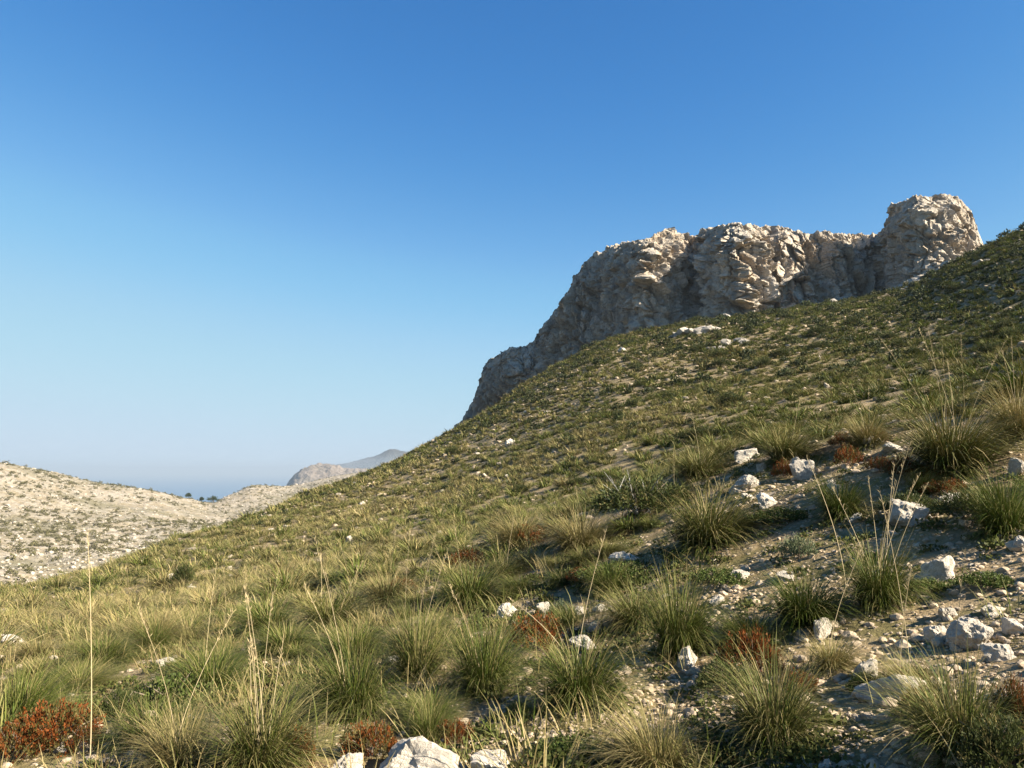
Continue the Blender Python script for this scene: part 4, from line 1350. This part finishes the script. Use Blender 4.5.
# ------------------------------------------------------------------ fine dry grass and tiny herbs between the tussocks
n = 6600
rr = 3.6 * (70 / 3.6) ** RNG.uniform(0, 1, n)
aa = np.radians(RNG.uniform(-52, 46, n))
gx, gy = rr * np.sin(aa), rr * np.cos(aa)
pr_ = np.clip(0.42 + 0.9 * fbm(gx * 0.22, gy * 0.22, 41, 3) + 0.4 * smooth(3, -6, gx), 0.05, 1) * (1 - 0.85 * bareness(gx, gy)) * (0.38 + 0.62 * smooth(7.0, 11, rr)) * (0.35 + 0.65 * smooth(3, -1, gx))
k_ = RNG.uniform(0, 1, n) < pr_
gx, gy, rr = gx[k_], gy[k_], rr[k_]
gz = H(gx, gy)
tuf = [blades(np.random.default_rng(700 + q), 26, 0.25, 1.0, 0.006, 3, 0.85 if q % 3 else 0.35, 0.7, 0.14, tilt=(0.0, 0.8), tipdry=0.5) for q in range(9)]
Vs, Fs, Cs, off = [], [], [], 0
for x, y, z, r in zip(gx, gy, gz, rr):
    V, F, C = tuf[RNG.integers(9)]
    s = RNG.uniform(0.55, 1.35)
    w = 1 + r / 22
    a_ = RNG.uniform(0, 6.28)
    ca, sa = math.cos(a_), math.sin(a_)
    Vs.append(np.stack([(V[:, 0] * ca - V[:, 1] * sa) * s * w ** 0.5 + x, (V[:, 0] * sa + V[:, 1] * ca) * s * w ** 0.5 + y, V[:, 2] * s + z - 0.02], 1).astype(np.float32))
    Fs.append(F + off)
    Cs.append(C)
    off += len(V)
o = link('dry_grass', mesh_from('dry_grass', np.vstack(Vs), np.vstack(Fs), M_GRASS, np.vstack(Cs)))
tag(o, 'fine golden dry grass growing between the tussocks', 'grass', kind='stuff')

n = 17000
rr = 3.5 * (26 / 3.5) ** RNG.uniform(0, 1, n)
aa = np.radians(RNG.uniform(-52, 46, n))
gx, gy = rr * np.sin(aa), rr * np.cos(aa)
k_ = RNG.uniform(0, 1, n) < np.clip(0.35 + 1.3 * fbm(gx * 0.5, gy * 0.5, 51, 3), 0, 1) * (1 - 0.75 * bareness(gx, gy)) * (0.65 + 0.45 * smooth(5, 8, rr))
gx, gy, rr = gx[k_], gy[k_], rr[k_]
gz = H(gx, gy)
hb = [sprigs(np.random.default_rng(800 + q), 14, 6, 0.10, 0.06, 0.028, (0.05, 0.062, 0.014), (0.125, 0.13, 0.038), (0.17, 0.12, 0.05), 0.12, 0.3, 0.34) for q in range(9)]
Vs, Fs, Cs, off = [], [], [], 0
for x, y, z in zip(gx, gy, gz):
    V, F, C = hb[RNG.integers(9)]
    s = RNG.uniform(0.5, 1.25)
    Vs.append((V * s + np.array([x, y, z - 0.005])).astype(np.float32))
    Fs.append(F + off)
    Cs.append(C * RNG.uniform(0.7, 1.2))
    off += len(V)
o = link('ground_cover', mesh_from('ground_cover', np.vstack(Vs), np.vstack(Fs), M_LEAF, np.vstack(Cs)))
tag(o, 'tiny green herbs and moss between the stones', 'ground cover', kind='stuff')
del Vs, Fs, Cs

# ------------------------------------------------------------------ far hill: shrubs and boulders as masses, three trees in the saddle
a_, Rf, FX, FY, FZ = FH
na, nr = FX.shape
n = 24000
ii, jj = RNG.integers(0, na - 1, n), (RNG.uniform(0.05, 0.70, n) * nr).astype(int)
fx, fy, fz = FX[ii, jj], FY[ii, jj], FZ[ii, jj]
dn = fbm(fx * 0.012, fy * 0.012, 60, 4)
k_ = RNG.uniform(0, 1, n) < np.clip(0.40 + 1.5 * dn, 0.04, 1)
fx, fy, fz = fx[k_] + RNG.normal(0, 1.0, k_.sum()), fy[k_] + RNG.normal(0, 1.0, k_.sum()), fz[k_]
lodf = [sprigs(np.random.default_rng(840 + q), 16, 3, 1.0, 0.8, 0.5, (0.075, 0.07, 0.03), (0.15, 0.135, 0.065), None, 0, 0.4, 0.4) for q in range(6)]
Vs, Fs, Cs, off = [], [], [], 0
for x, y, z in zip(fx, fy, fz):
    V, F, C = lodf[RNG.integers(6)]
    s = RNG.lognormal(-0.32, 0.35)
    Vs.append((V * s + np.array([x, y, z])).astype(np.float32))
    Fs.append(F + off)
    Cs.append(C * RNG.uniform(0.75, 1.2))
    off += len(V)
o = link('far_shrubbery', mesh_from('far_shrubbery', np.vstack(Vs), np.vstack(Fs), M_LEAF, np.vstack(Cs)))
tag(o, 'dark shrubs dotting the pale hill across the valley', 'shrubs', kind='stuff')
n = 6500
ii, jj = RNG.integers(0, na - 1, n), (RNG.uniform(0.05, 0.70, n) * nr).astype(int)
fx, fy, fz = FX[ii, jj] + RNG.normal(0, 0.8, n), FY[ii, jj] + RNG.normal(0, 0.8, n), FZ[ii, jj]
Vs, Fs, off = [], [], 0
for x, y, z in zip(fx, fy, fz):
    put_stone(pebl[RNG.integers(8)], x, y, z, RNG.lognormal(-0.6, 0.45))
M_FROCK = mat_rock('limestone_far', 0.4, base=(0.36, 0.315, 0.25), bump=0.3, space='World', rand=False)
o = link('far_rubble', mesh_from('far_rubble', np.vstack(Vs), np.vstack(Fs), M_FROCK))
tag(o, 'pale boulders littering the hill across the valley', 'boulders', kind='stuff')
del Vs, Fs, Cs

for i, (px, hpx, label) in enumerate([
    (188, 5, 'leftmost small dark tree on the saddle against the sea'),
    (201, 4.5, 'slim small dark tree in the middle of the saddle'),
    (213, 7, 'bushy dark tree rightmost and widest of three on the saddle'),
]):
    az = float(pix(px, 500)[0])
    ia_ = int(np.argmin(np.abs(a_ - az)))
    ja = int(np.argmax((FZ[ia_] - EYE) / Rf[ia_]))
    x, y, z, r = FX[ia_, ja], FY[ia_, ja], FZ[ia_, ja], Rf[ia_, ja]
    h = hpx * r / FOC
    rs = np.random.default_rng(60 + i)
    root = bpy.data.objects.new('tree', None)
    COL.objects.link(root)
    root.location = (x, y, z - 0.3)
    tag(root, label, 'tree', 'trees on the saddle')
    tv = [tube([(0, 0, 0), (0.1, 0, h * 0.35), (0, 0.1, h * 0.7)], 0.25, 0.08, 6)]
    for q in range(4):
        e = np.array([rs.normal(0, h * 0.2), rs.normal(0, h * 0.2), h * rs.uniform(0.5, 0.85)])
        tv.append(tube([(0.05, 0, h * 0.3), e], 0.1, 0.03, 5))
    V, F, _ = join(tv)
    link('trunk', mesh_from('trunk', V, F, M_TWIG), root)
    wd = h * (0.62 if i == 2 else 0.38)
    V, F, C = sprigs(rs, 150, 10, wd, h * 0.75, 0.55, (0.025, 0.04, 0.015), (0.06, 0.075, 0.03), None, 0, 0.3, 0.35, 0.6)
    V[:, 2] += h * 0.25
    link('crown', mesh_from('crown', V, F, M_LEAF, C), root)

# ------------------------------------------------------------------ haze
HZ = 1.0e-4
hm, nt, out = new_mat('haze_air')
N = NT(nt)
pv = N.n('ShaderNodeVolumePrincipled', {'Color': (0.37, 0.45, 0.54, 1), 'Density': HZ, 'Anisotropy': 0.0})
pv.inputs['Density Attribute'].default_value = ''
nt.links.new(pv.outputs[0], out.inputs['Volume'])
B = S + 500
z0, z1 = SEA_Z - 45, 110.0
hv = [(-B, -B, z0), (B, -B, z0), (B, B, z0), (-B, B, z0), (-B, -B, z1), (B, -B, z1), (B, B, z1), (-B, B, z1)]
hf = np.array([[0, 3, 2, 1], [4, 5, 6, 7], [0, 1, 5, 4], [1, 2, 6, 5], [2, 3, 7, 6], [3, 0, 4, 7]])
hz = link('haze', mesh_from('haze', hv, hf, hm))
tag(hz, 'pale blue air between the hills and the sea', kind='stuff')

# ------------------------------------------------------------------ light, sky, camera
w = bpy.data.worlds.new('World')
scene.world = w
w.use_nodes = True
nt = w.node_tree
nt.nodes.clear()
sky = nt.nodes.new('ShaderNodeTexSky')
sky.sky_type = 'NISHITA'
sky.sun_disc = False
sky.sun_elevation = math.radians(SUN_EL)
sky.sun_rotation = math.radians(SUN_AZ)
sky.altitude = 2000
sky.air_density = 1.0
sky.dust_density = 0.0
sky.ozone_density = 6.0
bg = nt.nodes.new('ShaderNodeBackground')
bg.inputs['Strength'].default_value = 0.06
wo = nt.nodes.new('ShaderNodeOutputWorld')
# the colour response of the photograph for the sky: deeper at the zenith, less glare at the horizon
SKY_S, EXPO = 0.06, 1.85
vm = nt.nodes.new('ShaderNodeVectorMath')
vm.operation = 'SCALE'
vm.inputs['Scale'].default_value = 0.171 * 0.6
cu = nt.nodes.new('ShaderNodeRGBCurve')
for ch, pts in zip(cu.mapping.curves, (
        [(0, 0), (.085, .048), (.115, .082), (.15, .148), (.2, .25), (.35, .44), (.7, .56), (1.6, .60)],
        [(0, 0), (.183, .212), (.255, .315), (.33, .435), (.42, .565), (.6, .68), (.8, .73), (1.17, .745), (1.6, .75)],
        [(0, 0), (.42, .565), (.58, .72), (.84, .87), (1.2, .885), (1.6, .89)])):
    pts = [(a * 0.6, b) for a, b in pts]
    ch.points[0].location, ch.points[1].location = pts[0], pts[-1]
    for p_ in pts[1:-1]:
        ch.points.new(*p_)
cu.mapping.update()
vs = nt.nodes.new('ShaderNodeVectorMath')
vs.operation = 'SCALE'
vs.inputs['Scale'].default_value = 1 / (SKY_S * 2 ** EXPO)
nt.links.new(sky.outputs[0], vm.inputs[0])
nt.links.new(vm.outputs[0], cu.inputs['Color'])
nt.links.new(cu.outputs[0], vs.inputs[0])
nt.links.new(vs.outputs[0], bg.inputs[0])
nt.links.new(bg.outputs[0], wo.inputs[0])

sl = bpy.data.lights.new('sun', 'SUN')
sl.energy = 5.0
sl.angle = math.radians(0.53)
sl.color = (1.0, 0.91, 0.77)
so = bpy.data.objects.new('sun', sl)
COL.objects.link(so)
e, a = math.radians(SUN_EL), math.radians(SUN_AZ)
from mathutils import Vector
sd = Vector((math.sin(a) * math.cos(e), math.cos(a) * math.cos(e), math.sin(e)))
so.rotation_euler = sd.to_track_quat('Z', 'Y').to_euler()

cam = bpy.data.cameras.new('camera')
cam.sensor_width = 36
cam.lens = FOC / 1024 * 36
cam.clip_start = 0.05
cam.clip_end = 200000
co_ = bpy.data.objects.new('camera', cam)
COL.objects.link(co_)
co_.location = (0, 0, EYE)
co_.rotation_euler = (math.radians(90) + PITCH, 0, 0)
scene.camera = co_

scene.view_settings.view_transform = 'Standard'
scene.view_settings.look = 'None'
scene.view_settings.exposure = EXPO
scene.view_settings.gamma = 1.0
scene.render.engine = 'CYCLES'
c = scene.cycles
c.max_bounces = 5
c.diffuse_bounces = 3
c.glossy_bounces = 2
c.transmission_bounces = 3
c.transparent_max_bounces = 4
c.volume_bounces = 0
c.caustics_reflective = False
c.caustics_refractive = False
c.use_denoising = True
try:
    c.denoiser = 'OPENIMAGEDENOISE'
    c.denoising_input_passes = 'RGB_ALBEDO_NORMAL'
    c.denoising_prefilter = 'ACCURATE'
except Exception:
    pass
